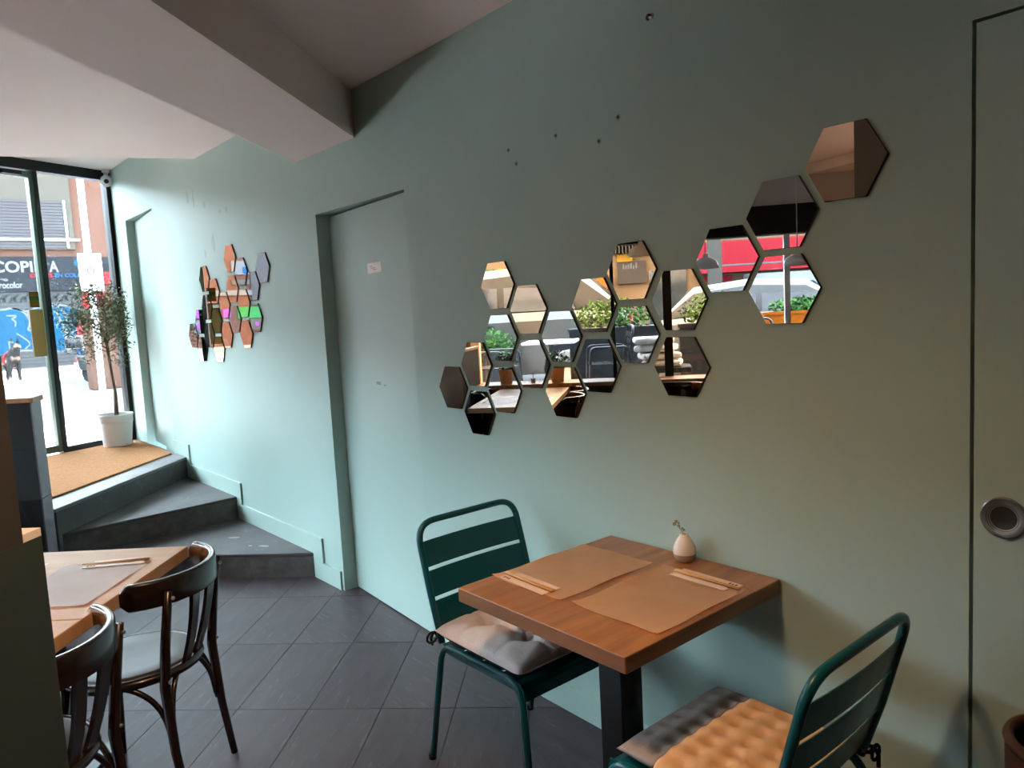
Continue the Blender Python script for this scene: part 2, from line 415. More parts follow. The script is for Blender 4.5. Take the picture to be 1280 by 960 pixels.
# stepped skirting of the stair wall
prof = [(-3.93, 0), (-3.93, .11), (-4.14, .11), (-4.14, .262), (-5.385, .262), (-5.385, .422), (-6.475, .422), (-6.475, .592), (-6.868, .592), (-6.868, .47), (-6.62, .47), (-6.62, .3), (-5.55, .3), (-5.55, .14), (-4.27, .14), (-4.27, 0)]
bm = B(); fr = [bm.verts.new((x, W2y(x)-.013, z)) for x, z in prof]; bk = [bm.verts.new((x, W2y(x)+.001, z)) for x, z in prof]
bm.faces.new(fr); bm.faces.new(bk[::-1])
for i in range(len(prof)): bm.faces.new((fr[i], fr[(i+1) % len(prof)], bk[(i+1) % len(prof)], bk[i]))
tag(obj('baseboard_left', bm, 'wall_paint'), 'sage green skirting board climbing along the steps', 'skirting board', kind='structure')

# three winder steps
PW0 = Vector((-5.30, -1.215))
st = thing('entrance_steps', 'three dark slate winder steps up to the entrance', 'steps', (0, 0, 0), kind='structure')
def step(poly, z0, z1, mt, rm='slate_riser'):
    ro = obj('riser', prism(B(), poly, z0, z1-.022), rm, st)
    bm = B(); prism(bm, poly, z1-.022, z1); bevel(bm, .004, 1, 60); o = obj('tread', bm, mt, st); return o
step([(-4.245, -.035), (-4.83, -.62), (-5.36, -1.22), (-5.6, -1.3), (-5.62, -.07)], 0, .15, 'slate')
step([(-5.47, -.073), (-5.375, -1.25), (-5.7, -1.5), (-6.75, -.11)], .0, .31, 'slate')
LAND = [(-6.565, -.106), (-5.355, -1.225), (-5.45, -1.4), (-6.42, -2.72), F(-.95, .05), ECN+Vector((-.05, -.05)), EC+Vector((-.05, -.02)), (-8.1, -.15)]
step(LAND, .0, .48, 'slate_edge', 'slate')
# scuffs
def scuff(cx, cy, l, wd, a, z):
    pts = []
    for k in range(9):
        t = 2*pi*k/9; rr = random.uniform(.6, 1.1); pts.append((cx+cos(a)*cos(t)*l*rr-sin(a)*sin(t)*wd*rr, cy+sin(a)*cos(t)*l*rr+cos(a)*sin(t)*wd*rr))
    o = obj('scuff_mark', prism(B(), pts, z, z+.0006), 'filler', st); return o
scuff(-4.99, -.28, .05, .018, .9, .15); scuff(-4.64, -.21, .045, .015, .6, .15); scuff(-4.72, -.27, .02, .01, .6, .15)

# coir mat on the landing
bm = prism(B(), [(-6.80, -.17), (-5.70, -1.2), (-6.7, -2.35), (-7.15, -2.0), EC+ENT*.12+Vector((.06, .02)), (-7.75, -.165)], .48, .494); 
tag(obj('entrance_mat', bm, 'coir'), 'tan coir mat covering the entrance landing', 'mat')

# tiled low wall between landing and dining room
PA = Vector((-5.115, -1.312)); PB = Vector((-5.283, -1.244)); PD = Vector((-.62, -.785)).normalized(); PL = 1.86
pw = thing('wall_low', 'low wall clad in charcoal tiles beside the steps', 'wall', kind='structure')
obj('wall_core', prism(B(), [PA+PD*.01, PB+PD*.01, PB+PD*PL, PA+PD*PL], 0, 1.17), 'grout', pw)
pn = (PA-PB).normalized()
for k in range(4):
    for q in range(2):
        a = PA+PD*(.002+.62*q); b = PA+PD*(min(.62*(q+1), PL)-.002)
        z0 = .0+.3*k+.002; z1 = min(.3*(k+1), 1.17)-.002
        obj('cladding_tile', prism(B(), [a, b, b-pn*.012, a-pn*.012], z0, z1), 'pony_tile', pw)
for k in range(2): obj('end_tile', prism(B(), [PA+PD*.002, PB+PD*.002, PB+PD*.014, PA+PD*.014], .6*k+.002, min(.6*(k+1), 1.17)-.002), 'pony_tile', pw)
bm = prism(B(), [PA-PD*.012+pn*.012, PB-PD*.012-pn*.012, PB+PD*PL-pn*.012, PA+PD*PL+pn*.012], 1.17, 1.2); bevel(bm, .004, 1)
obj('wooden_cap', bm, 'ledge_wood', pw)

# entrance glazing: fixed light + glass door
def gl(s, off=0): return EC+ENT*s+Vector((ENT.y, -ENT.x))*off      # off > 0 outdoors
def bar(bm, s0, s1, z0, z1, o0, o1): return prism(bm, [gl(s0, o0), gl(s1, o0), gl(s1, o1), gl(s0, o1)], z0, z1)
win = thing('window_1', 'black framed entrance glazing beside the landing', 'window', kind='structure')
obj('frame_post', bar(B(), -.02, .055, .48, 3.075, -.03, .05), 'black_frame', win)
obj('frame_post', bar(B(), .712, .752, .48, 3.02, -.03, .05), 'black_frame', win)
obj('top_rail', bar(B(), -.02, 2.15, 2.985, 3.075, -.04, .06), 'black_frame', win)
obj('bottom_rail', bar(B(), .05, .712, .48, .535, -.03, .04), 'black_frame', win)
obj('glass_pane', bar(B(), .05, .716, .53, 2.99, .006, .012), 'window_glass', win)
dr = thing('door_4', 'glass entrance door with a brass pull plate', 'door', kind='structure')
obj('door_stile', bar(B(), .756, .786, .50, 2.975, -.02, .03), 'green_frame', dr)
obj('door_stile', bar(B(), 1.80, 1.86, .50, 2.975, -.02, .03), 'green_frame', dr)
obj('door_rail', bar(B(), .786, 1.80, .50, .56, -.02, .03), 'green_frame', dr)
obj('door_rail', bar(B(), .786, 1.80, 2.925, 2.975, -.02, .03), 'green_frame', dr)
obj('glass_pane', bar(B(), .782, 1.81, .55, 2.93, .004, .010), 'window_glass', dr)
o = obj('pull_plate', bar(B(), .80, .915, 1.37, 1.78, -.035, -.022), 'brass_plate', dr); o['label'] = 'brass pull plate'
o = obj('door_sticker', bar(B(), .80, .885, 1.80, 1.935, .0, .0035), 'yellow_paint', dr)
o = obj('sticker_stripe', bar(B(), .80, .885, 1.86, 1.895, -.001, .0), 'green_paint', dr)
obj('frame_post', bar(B(), 1.87, 2.15, .3, 3.075, -.04, .05), 'black_frame', win)
obj('door_closer', bar(B(), .86, 1.02, 2.93, 2.965, -.06, -.02), 'black_metal', dr)

# ceiling: high part over the tables, beam, lower ceiling, entrance ceiling
BR = Vector((-3.432, -.012)); BL = Vector((-4.101, -.031)); BD = Vector((.697, -.717)).normalized()
FE0 = Vector((-5.728, -.09)); FD = Vector((-.341, -.94)).normalized()
def cen(s): return (BR+BL)/2+BD*s
tag(obj('ceiling', prism(B(), [cen(-.3), (2.4, .2), (2.4, -2.2), F(TB+.2, .2), F(2.3, .2), cen(5.2)], 2.672, 2.95), 'ceiling_white'), 'off-white ceiling above the dining tables', 'ceiling', kind='structure')
tag(obj('ceiling_lower', prism(B(), [cen(-.3), cen(6.6), F(2.4, .2), F(-2.1, .2), FE0+FD*2.6, FE0, FE0-FD*.3], 2.76, 3.2), 'ceiling_white'), 'off-white ceiling between the beam and the entrance', 'ceiling', kind='structure')
tag(obj('ceiling_beam', prism(B(), [BR-BD*.25, BR+BD*6.6, BL+BD*6.6, BL-BD*.25], 2.442, 2.9), 'ceiling_white'), 'deep off-white ceiling beam running to the wall', 'beam', kind='structure')
tag(obj('ceiling_entrance', prism(B(), [FE0-FD*.4, FE0+FD*2.9, F(-2.2, .15), ECN+Vector((-.1, -.05)), EC+Vector((-.15, .3)), (-5.7, .3)], 3.075, 3.4), 'ceiling_white'), 'off-white higher ceiling above the entrance landing', 'ceiling', kind='structure')

# window front of the dining room
FBOT, FTOP = .80, 2.13
bm = B(); wallseg(bm, F(-2.02, .0), F(TB, .0), -.12, -.1, FBOT-.04); 
tag(obj('wall_window_front', bm, 'lower_wall'), 'brown lower wall beneath the dining room windows', 'wall', kind='structure')
tag(obj('trim_2', wallseg(B(), F(-2.02, -.10), F(TB, -.10), -.22, FTOP, 2.40), 'dark_lintel'), 'dark lintel casing above the dining room windows', 'lintel', kind='structure')
tag(obj('wall_above_windows', wallseg(B(), F(-2.02, .0), F(TB, .0), -.15, 2.40, 3.4), 'white_wall'), 'white wall above the dining room windows', 'wall', kind='structure')
bm = wallseg(B(), F(-.93, -.30), F(TB, -.30), -.36, FBOT-.04, FBOT); bevel(bm, .004, 1)
tag(obj('window_ledge', bm, 'ledge_wood'), 'long oiled wood ledge along the dining room windows', 'ledge', kind='structure')
tag(obj('wall_post', wallseg(B(), F(-.96, -.34), F(-.86, -.34), -.44, 0, 2.76), 'table_pale'), 'pale wooden post at the low wall and window front', 'post', kind='structure')
win2 = thing('window_2', 'long dining room window divided by slim mullions', 'window', kind='structure')
mull = [(-2.02, .08, 'black_frame'), (-.90, .08, 'black_frame'), (.55, .035, 'black_frame'), (1.09, .085, 'black_frame'), (2.235, .05, 'white_plastic'), (3.5, .06, 'black_frame'), (TB-.04, .08, 'black_frame')]
for (t, wd, m) in mull: obj('mullion', wallseg(B(), F(t-wd/2, .01), F(t+wd/2, .01), -.06, FBOT, FTOP), m, win2)
for (a, b) in zip(mull, mull[1:]):
    obj('glass_pane', wallseg(B(), F(a[0]+a[1]/2, .035), F(b[0]-b[1]/2, .035), -.006, FBOT, FTOP), 'window_glass', win2)
# rear walls behind the camera
PBK = F(TB); 
tag(obj('wall_back', wallseg(B(), PBK, (2.2, -1.86), -.15, -.1, 2.9), 'warm_wall'), 'warm ochre back wall of the dining room', 'wall', kind='structure')
tag(obj('wall_side', box(B(), 2.2, 2.35, -1.95, .1, -.1, 2.9), 'warm_wall'), 'warm ochre side wall at the end of the room', 'wall', kind='structure')

# low partition with column, in the dining room
Q0 = Vector((-1.624, -1.688))
def q(a, b): return Q0+K45*a-N45*b
bm = prism(B(), [q(0, 0), q(1.0, 0), q(1.0, .3), q(0, .3)], 0, 1.185); 
pt = thing('wall_partition', 'low green partition, darkened as if in shade, carrying a brown column', 'wall', kind='structure')
obj('partition_body', bm, 'partition_shaded', pt)
obj('partition_cap', prism(B(), [q(0, 0), q(.046, 0), q(.046, .3), q(0, .3)], 1.185, 1.2), 'white_wall', pt)
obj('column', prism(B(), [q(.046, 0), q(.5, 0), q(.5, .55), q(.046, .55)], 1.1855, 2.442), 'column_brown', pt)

# ------------------------------------------------------------------ honeycomb mirrors
S = .1053; TH = .009
hexmesh = {}
for kind in ('bronze', 'grey'):
    bm = B(); a = [(S*cos(radians(x)), S*sin(radians(x))) for x in (0, 60, 120, 180, 240, 300)]
    fr = [bm.verts.new((x*.994, -TH, z*.994)) for x, z in a]; fe = [bm.verts.new((x, -TH+.0008, z)) for x, z in a]; bk = [bm.verts.new((x, 0, z)) for x, z in a]
    for l0, l1 in ((fr, fe), (fe, bk)):
        for i in range(6): bm.faces.new((l0[i], l0[(i+1) % 6], l1[(i+1) % 6], l1[i]))
    bm.faces.new(bk)
    edge = obj('mirror_edge', bm, 'mirror_edge')
    bm = B(); bm.faces.new([bm.verts.new((x*.994, -TH, z*.994)) for x, z in a]); 
    fc = obj('mirror_face', bm, 'mirror_'+kind)
    # thin solid face
    bm = bmesh.new(); f1 = [bm.verts.new((x*.994, -TH-.0004, z*.994)) for x, z in a]; f2 = [bm.verts.new((x*.994, -TH, z*.994)) for x, z in a]
    bm.faces.new(f1); bm.faces.new(f2[::-1])
    for i in range(6): bm.faces.new((f1[i], f1[(i+1) % 6], f2[(i+1) % 6], f2[i]))
    bmesh.ops.recalc_face_normals(bm, faces=bm.faces); bm.to_mesh(fc.data); bm.free()
    hexmesh[kind] = (edge.data, fc.data)
    bpy.data.objects.remove(edge); bpy.data.objects.remove(fc)
def hexmirror(x, y, z, kind, label, group, rz=0):
    t = thing('hexagon_mirror', label, 'mirror', (x, y, z), rz, group)
    for nm, d in zip(('edge', 'mirror_face'), hexmesh[kind]):
        o = bpy.data.objects.new(nm, d); COL.objects.link(o); o.parent = t
HX = dict(A=(-.510, .171), B=(-.605, .115), C=(-.603, .007), D=(-.699, .058), E=(-.894, .055), F=(-.793, .0), G=(-.792, -.110), H=(-.989, -.001), I=(-.893, -.056), J=(-.985, -.113),
          K=(-1.081, -.058), L=(-1.176, -.002), M=(-1.274, .052), N=(-1.273, -.060), O=(-1.176, -.114), P=(-1.077, -.167), Q=(-1.367, -.119), R=(-1.270, -.172), S=(-1.465, -.176), T=(-1.366, -.229))
HL = dict(
 A='bronze hexagon mirror, the highest one of the big wall cluster',
 B='grey hexagon mirror diagonally under the highest bronze mirror',
 C='grey hexagon mirror at the end of the big cluster, straight below another grey one',
 D='grey hexagon mirror bridging the lone high trio and the rest of the cluster',
 E='bronze hexagon mirror peaking above the middle of the big cluster',
 F='bronze hexagon mirror with another bronze one straight below it',
 G='bronze hexagon mirror hanging lowest above the small white vase',
 H='bronze hexagon mirror straight above a plain dark grey one, mid cluster',
 I='grey hexagon mirror straight below the bronze peak of the cluster middle',
 J='grey hexagon mirror reflecting plain dark planter, lowest of its column',
 K='grey hexagon mirror with a bronze mirror straight below it',
 L='bronze hexagon mirror with a grey one straight below, beside the sliding-door end peak',
 M='bronze hexagon mirror topping the column of three near the sliding door',
 N='grey hexagon mirror in the middle of the column of three',
 O='grey hexagon mirror reflecting the window ledge and a tiny pot',
 P='bronze hexagon mirror reflecting dark chair backs, below a grey one',
 Q='bronze hexagon mirror with the lowest mirror of all straight below it',
 R='grey hexagon mirror ending the column of three, reflecting placemats',
 S='bronze hexagon mirror at the sliding-door end of the big cluster',
 T='grey hexagon mirror hanging lowest of the whole big cluster')
bronze = 'AEFGHLMPQS'
for k, (hx, hz) in HX.items():
    hexmirror(hx*1.85, -.0005, hz*1.85+1.555, 'bronze' if k in bronze else 'grey', HL[k], 'big honeycomb of hexagon mirrors on the main wall')
cells = [(0, 0, 'b'), (1, 0, 'g'), (2, 1, 'g'), (3, 0, 'g'), (-3, 0, 'b'), (-2, 1, 'b'), (0, 1, 'b'), (1, 1, 'b'), (-1, 1, 'b'), (-3, 1, 'g'), (-2, 2, 'g'), (-4, 2, 'g'), (2, 2, 'g'), (0, 2, 'g'), (1, 2, 'b'), (-1, 2, 'b'), (-3, 2, 'g'), (-5, 2, 'g'), (-4, 3, 'g'), (-2, 3, 'b')]
SL = {(0, 0): 'topmost bronze hexagon mirror of the small cluster beside the steps', (3, 0): 'grey hexagon mirror of the small cluster closest to the sliding door', (-5, 2): 'grey hexagon mirror of the small cluster closest to the entrance glazing', (-2, 3): 'lowest bronze hexagon mirror of the small cluster beside the steps', (-4, 3): 'lowest grey hexagon mirror of the small cluster beside the steps', (-3, 0): 'bronze hexagon mirror topping the entrance side of the small cluster', (1, 0): 'grey hexagon mirror adjoining the topmost bronze one of the small cluster', (2, 1): 'grey hexagon mirror wedged below the sliding-door end mirror of the small cluster'}
for i, j, c in cells:
    x = -5.198+.178*i; z = 2.001-.2055*j-(.103 if i % 2 else 0)
    hexmirror(x, W2y(x)-.0005, z, 'bronze' if c == 'b' else 'grey', SL.get((i, j), ('bronze' if c == 'b' else 'grey')+' hexagon mirror in the body of the small cluster by the steps'), 'small honeycomb of hexagon mirrors by the steps', math.atan(.03))

# screw eye and plugs left in the wall
for x, z in ((-1.690, 2.147), (-1.779, 2.09), (-1.986, 2.151), (-2.251, 2.153), (-2.208, 2.095)):
    t = thing('wall_plug', 'tiny screw left in the wall above the mirrors', 'screw', (x, 0, z), 0, 'screws left above the mirrors')
    o = obj('screw_head', lathe(B(), [(.0, .004), (.004, .004), (.005, .002), (.005, -.001)], 10, cap=False), 'steel_dark', t, True); o.rotation_euler = (radians(90), 0, 0)
    o = obj('plug_collar', lathe(B(), [(.005, .0008), (.009, .0008), (.0095, 0)], 12, cap=False), 'filler', t, True); o.rotation_euler = (radians(90), 0, 0)
t = thing('wall_hook', 'small steel hook screwed high into the green wall', 'hook', (-1.539, 0, 2.41))
o = obj('hook_plate', lathe(B(), [(.0, .004), (.007, .004), (.008, 0)], 16, cap=False), 'steel', t, True); o.rotation_euler = (radians(90), 0, 0)
obj('hook_shank', tube(B(), fillet([(0, -.002, 0), (0, -.018, 0), (-.003, -.022, -.012), (-.003, -.012, -.014)], .006), .0035, 8), 'black_metal', t, True)

# ------------------------------------------------------------------ wooden table by the main wall
def table(name, label, ctr, rz, sx, sy, top_m, edge_m, feet=(.24, pi/4), hz=.76, tk=.042, group=None, ped=.09):
    t = thing(name, label, 'table', (ctr[0], ctr[1], 0), rz, group)
    bm = box(B(), -sx/2, sx/2, -sy/2, sy/2, hz-tk, hz); bevel(bm, .003, 2)
    for f in bm.faces: f.material_index = 0 if f.normal.z > .5 else 1
    obj('table_top', bm, [top_m, edge_m], t)
    bm = box(B(), -ped/2, ped/2, -ped/2, ped/2, .02, hz-tk-.012); bevel(bm, .004, 1); obj('pedestal', bm, 'black_metal', t)
    bm = box(B(), -.16, .16, -.16, .16, hz-tk-.012, hz-tk); obj('mounting_plate', bm, 'black_metal', t)
    bm = box(B(), -feet[0], feet[0], -.03, .03, 0, .02); bevel(bm, .004, 1); o = obj('foot_bar', bm, 'black_metal', t); o.rotation_euler = (0, 0, feet[1])
    o2 = o.copy(); COL.objects.link(o2); o2.parent = t; o2.rotation_euler = (0, 0, feet[1]+pi/2)
    return t
table('wooden_table', 'square wooden table with black pedestal against the green wall', (-1.457, -.340), radians(1.2), .64, .655, 'table_wood', 'table_wood_edge')

def sheet(name, label, cat, ctr, rz, sx, sy, z, m, curl=0.0, group=None):
    bm = B(); nx, ny = 12, 14; g_ = []
    for i in range(nx+1):
        row = []
        for j in range(ny+1):
            uu, vv = i/nx*2-1, j/ny*2-1
            zz = .0006+.0012*(.5+.5*sin(3.1*uu+2*vv))*max(abs(uu), abs(vv))**3
            if curl: zz += curl*max(0, abs(uu)-.86)/.14*(.5+.5*sin(5*vv+1))+curl*max(0, -vv-.86)/.14*(.5+.5*sin(4*uu))
            row.append(bm.verts.new((uu*sx/2, vv*sy/2, zz)))
        g_.append(row)
    for i in range(nx):
        for j in range(ny): bm.faces.new((g_[i][j], g_[i+1][j], g_[i+1][j+1], g_[i][j+1]))
    bmesh.ops.solidify(bm, geom=bm.faces[:], thickness=-.0004)
    o = obj(name, bm, m, None, True, 40); o.location = (ctr[0], ctr[1], z); o.rotation_euler = (0, 0, rz)
    return tag(o, label, cat, group)
gm = 'kraft paper placemats'
sheet('placemat', 'brown kraft paper placemat on the wooden table toward the pale-cushioned chair', 'placemat', (-1.628, -.347), radians(2.2), .29, .40, .76, 'kraft', .004, gm)
sheet('placemat', 'brown kraft paper placemat on the wooden table toward the two-tone-cushioned chair', 'placemat', (-1.302, -.328), radians(1.8), .29, .40, .76, 'kraft', .004, gm)

def chopstick_set(ctr, rz, z, label):
    t = thing('chopstick_set', label, 'chopsticks', (ctr[0], ctr[1], z), rz, 'paper sleeves with chopsticks')
    bm = box(B(), -.10, .10, -.032, -.006, .0, .0012); obj('paper_sleeve', bm, 'kraft_light', t)
    bm = box(B(), -.085, .10, .012, .036, .0, .0012); obj('paper_napkin', bm, 'kraft_light', t)
    for s in (-1, 1):
        bm = tube(B(), [(-.112, .003*s+.003, .004), (.105, .0042*s+.003, .0045)], [.0022, .0034], 6); obj('chopstick', bm, 'chopstick', t, True)
    for k in range(3): obj('printed_mark', box(B(), -.09+.010*k, -.084+.010*k, -.024+.002*(k % 2), -.014, .0012, .0015), 'ink', t)
    return t
ZP = .763
chopstick_set((-1.640, -.515), radians(-1), ZP, 'chopsticks and paper sleeve on the placemat toward the pale-cushioned chair')
chopstick_set((-1.285, -.155), radians(180), ZP, 'chopsticks and paper sleeve on the placemat near the vase')

# vase with dried sprig
t = thing('bud_vase', 'small white and clay bud vase with a dried sprig', 'vase', (-1.432, -.062, .76))
obj('vase_base', lathe(B(), [(.0, .0), (.022, .0), (.029, .006), (.0335, .018), (.0348, .0265)], 28, cap=False), 'vase_clay', t, True)
obj('vase_body', lathe(B(), [(.0348, .0265), (.0352, .034), (.033, .046), (.027, .060), (.019, .073), (.0135, .080), (.0135, .086), (.011, .087), (.009, .082)], 28, cap=False), 'vase_white', t, True)
obj('vase_dark_mouth', lathe(B(), [(.0095, .083), (.0, .083)], 16, cap=False), 'bin_dark', t)
sp = obj('dried_stem', tube(B(), fillet([(0, 0, .075), (-.003, -.002, .092), (-.02, -.006, .108), (-.028, -.008, .116)], .01), .0014, 6), 'dried', t, True)
for k, (x, y, z, rr) in enumerate(((-.03, -.008, .112, .0055), (-.026, -.004, .120, .005), (-.014, -.006, .108, .0045), (-.018, -.002, .116, .004), (-.006, .0, .101, .004), (.002, -.003, .099, .004))):
    bm = B(); bmesh.ops.create_icosphere(bm, subdivisions=2, radius=rr); bmesh.ops.translate(bm, verts=bm.verts, vec=(x, y, z)); obj('dried_bud', bm, 'dried', t, True)

# ------------------------------------------------------------------ teal metal chairs (face +x)
def metal_chair(label, loc, rz):
    t = thing('metal_chair', label, 'chair', (*loc, 0), rz, 'teal metal chairs at the wooden table')
    HW = .218; rt = .0115
    for s in (-1, 1):
        y = s*HW
        pts = fillet([(-.275, y*1.05, 0), (-.185, y, .445), (.225, y, .448), (.262, y*1.05, 0)], .07, 6)
        obj('leg_frame', tube(B(), pts, rt, 10), 'teal_metal', t, True)
    bp = [(-.185, -HW, .448), (-.235, -HW, .60), (-.300, -HW, .838), (-.300, HW, .838), (-.235, HW, .60), (-.185, HW, .448)]
    f1 = fillet(bp[1:5], .075, 7)
    obj('back_frame', tube(B(), [bp[0]]+f1+[bp[5]], rt, 10), 'teal_metal', t, True)
    def bx(z):
        if z < .6: return -.185-.05*(z-.448)/.152
        return -.235-.065*(z-.6)/.238
    for (z0, z1) in ((.690, .775), (.592, .677), (.494, .579)):
        bm = B(); N = 7; rows = []
        for i in range(N):
            y = -HW+2*HW*i/(N-1); dx = -.012*(1-(2*i/(N-1)-1)**2)
            rows.append([bm.verts.new((bx(z)+dx+o, y, z)) for z, o in ((z0, -.0015), (z1, -.0015), (z1, .0015), (z0, .0015))])
        for a, b in zip(rows, rows[1:]):
            for k in range(4): bm.faces.new((a[k], a[(k+1) % 4], b[(k+1) % 4], b[k]))
        bm.faces.new(rows[0]); bm.faces.new(rows[-1]); obj('back_slat', bm, 'teal_metal', t)
    for k in range(4):
        x0 = -.175+.1*k; x1 = x0+.088
        if k < 3: bm = box(B(), x0, x1, -HW, HW, .4455, .449)
        else:
            prof = [(x0, .449), (.20, .449), (.222, .443), (.233, .43), (.236, .395), (.233, .395), (.229, .428), (.218, .439), (.199, .4455), (x0, .4455)]
            bm = B(); a = [bm.verts.new((x, -HW, z)) for x, z in prof]; b = [bm.verts.new((x, HW, z)) for x, z in prof]
            bm.faces.new(a); bm.faces.new(b[::-1])
            for i in range(len(prof)): bm.faces.new((a[i], a[(i+1) % len(prof)], b[(i+1) % len(prof)], b[i]))
        obj('seat_slat', bm, 'teal_metal', t)
    for s in (-1, 1): obj('seat_apron', box(B(), -.175, .225, s*HW-.002, s*HW+.002, .42, .449), 'teal_metal', t)
    for sx, sy in ((-.276, -1), (-.276, 1), (.262, -1), (.262, 1)):
        obj('foot_cap', lathe(B(), [(.0135, 0), (.0135, .02)], 12, (sx, sy*HW*1.05, 0)), 'rubber', t)
    return t
metal_chair('teal metal slat chair with a plain pale cushion', (-1.902, -.322), radians(1))
metal_chair('teal metal slat chair with a two-tone tufted cushion', (-1.02, -.388), radians(181))

def cushion_bm(x0, x1, W, D, Hc, tufts, tr, depth, nx=44, ny=44, wrin=.0):
    """pad of size D (x) by W (y); only x in [x0,x1] is made"""
    def surf(x, y, top):
        e = max(0, 1-abs(2*x/D)**5)**.5*max(0, 1-abs(2*y/W)**5)**.5
        hgt = Hc/2*e
        if top:
            for (tx, ty) in tufts:
                d2_ = ((x-tx)**2+(y-ty)**2)/(tr*tr); hgt -= depth*math.exp(-d2_*1.6)*e
            if wrin:
                for c_ in (-.09, .09): hgt -= .007*(math.exp(-((x-c_)/.012)**2)+math.exp(-((y-c_)/.012)**2))*e
                hgt -= .006*(math.exp(-((x-y)/.012)**2)+math.exp(-((x+y)/.012)**2))*e*(1 if abs(x) < .1 else .3)
            hgt += wrin*sin(60*x+25*y)*e*.5+wrin*sin(18*x-50*y)*e*.6
        return Hc/2+hgt if top else Hc/2-hgt*.9
    bm = B(); g_ = {}
    n0 = max(2, int(nx*(x1-x0)/D))
    for top in (0, 1):
        for i in range(n0+1):
            for j in range(ny+1):
                x = x0+(x1-x0)*i/n0; y = -W/2+W*j/ny
                b_ = .012*sin(pi*(j/ny))*(1 if i == n0 else 0)
                g_[top, i, j] = bm.verts.new((x, y, surf(x, y, top)))
    for i in range(n0):
        for j in range(ny):
            bm.faces.new((g_[1, i, j], g_[1, i+1, j], g_[1, i+1, j+1], g_[1, i, j+1])); bm.faces.new((g_[0, i, j], g_[0, i, j+1], g_[0, i+1, j+1], g_[0, i+1, j]))
    for i in range(n0):
        for j in (0, ny): bm.faces.new((g_[1, i, j], g_[1, i+1, j], g_[0, i+1, j], g_[0, i, j]))
    for j in range(ny):
        for i in (0, n0): bm.faces.new((g_[1, i, j], g_[1, i, j+1], g_[0, i, j+1], g_[0, i, j]))
    return bm
def ties(t, x, ys, z):
    for s in ys:
        bm = tube(B(), [(x+.02, s*.19, z), (x-.01, s*.212, z+.006), (x-.032, s*.225, z+.004), (x-.036, s*.205, z), (x-.02, s*.198, z-.002)], .005, 6); obj('tie_string', bm, 'tie_black', t, True)
        lp = [(x-.035+.0*k, s*(.232+.022*sin(k*pi/5)), z+.004-.018*(1-cos(k*pi/5))) for k in range(11)]
        obj('tie_bow', tube(B(), [(p[0], p[1]+s*.008*(i/10), p[2]) for i, p in enumerate(lp)], .0042, 6), 'tie_black', t, True)
        obj('tie_end', tube(B(), [(x-.034, s*.228, z+.004), (x-.042, s*.235, z-.018), (x-.044, s*.230, z-.045)], .005, 6), 'tie_black', t, True)
ca = thing('seat_cushion', 'plain pale grey cushion on the teal chair by the sliding door', 'cushion', (-1.885, -.325, .449), radians(1))
tf = [(-.09, -.09), (-.09, .09), (.09, -.09), (.09, .09), (0, 0)]
obj('cushion_pad', cushion_bm(-.222, .222, .46, .444, .082, tf, .045, .030, 60, 60, .004), 'cushion_pale', ca, True)
obj('cushion_piping', tube(B(), [(.217*cos(a)*abs(cos(a))**-.75 if abs(cos(a)) > 1e-3 else 0, .225*sin(a)*abs(sin(a))**-.75 if abs(sin(a)) > 1e-3 else 0, .031) for a in [2*pi*k/60 for k in range(60)]], .003, 6, closed=True), 'tie_black', ca, True)
ties(ca, -.195, (-1,), .03)
cb = thing('seat_cushion', 'tan and grey quilted cushion on the teal chair near the round-pull door', 'cushion', (-1.032, -.388, .449), radians(181))
tf = [(-.165+.066*i, -.168+.056*j) for i in range(6) for j in range(7)]
obj('tan_pad', cushion_bm(-.2, .085, .42, .40, .052, tf, .026, .011, 60, 60), 'cushion_tan', cb, True)
obj('grey_pad', cushion_bm(.085, .2, .42, .40, .052, tf, .026, .011, 60, 60), 'cushion_grey', cb, True)
ties(cb, -.19, (-1, 1), .02)

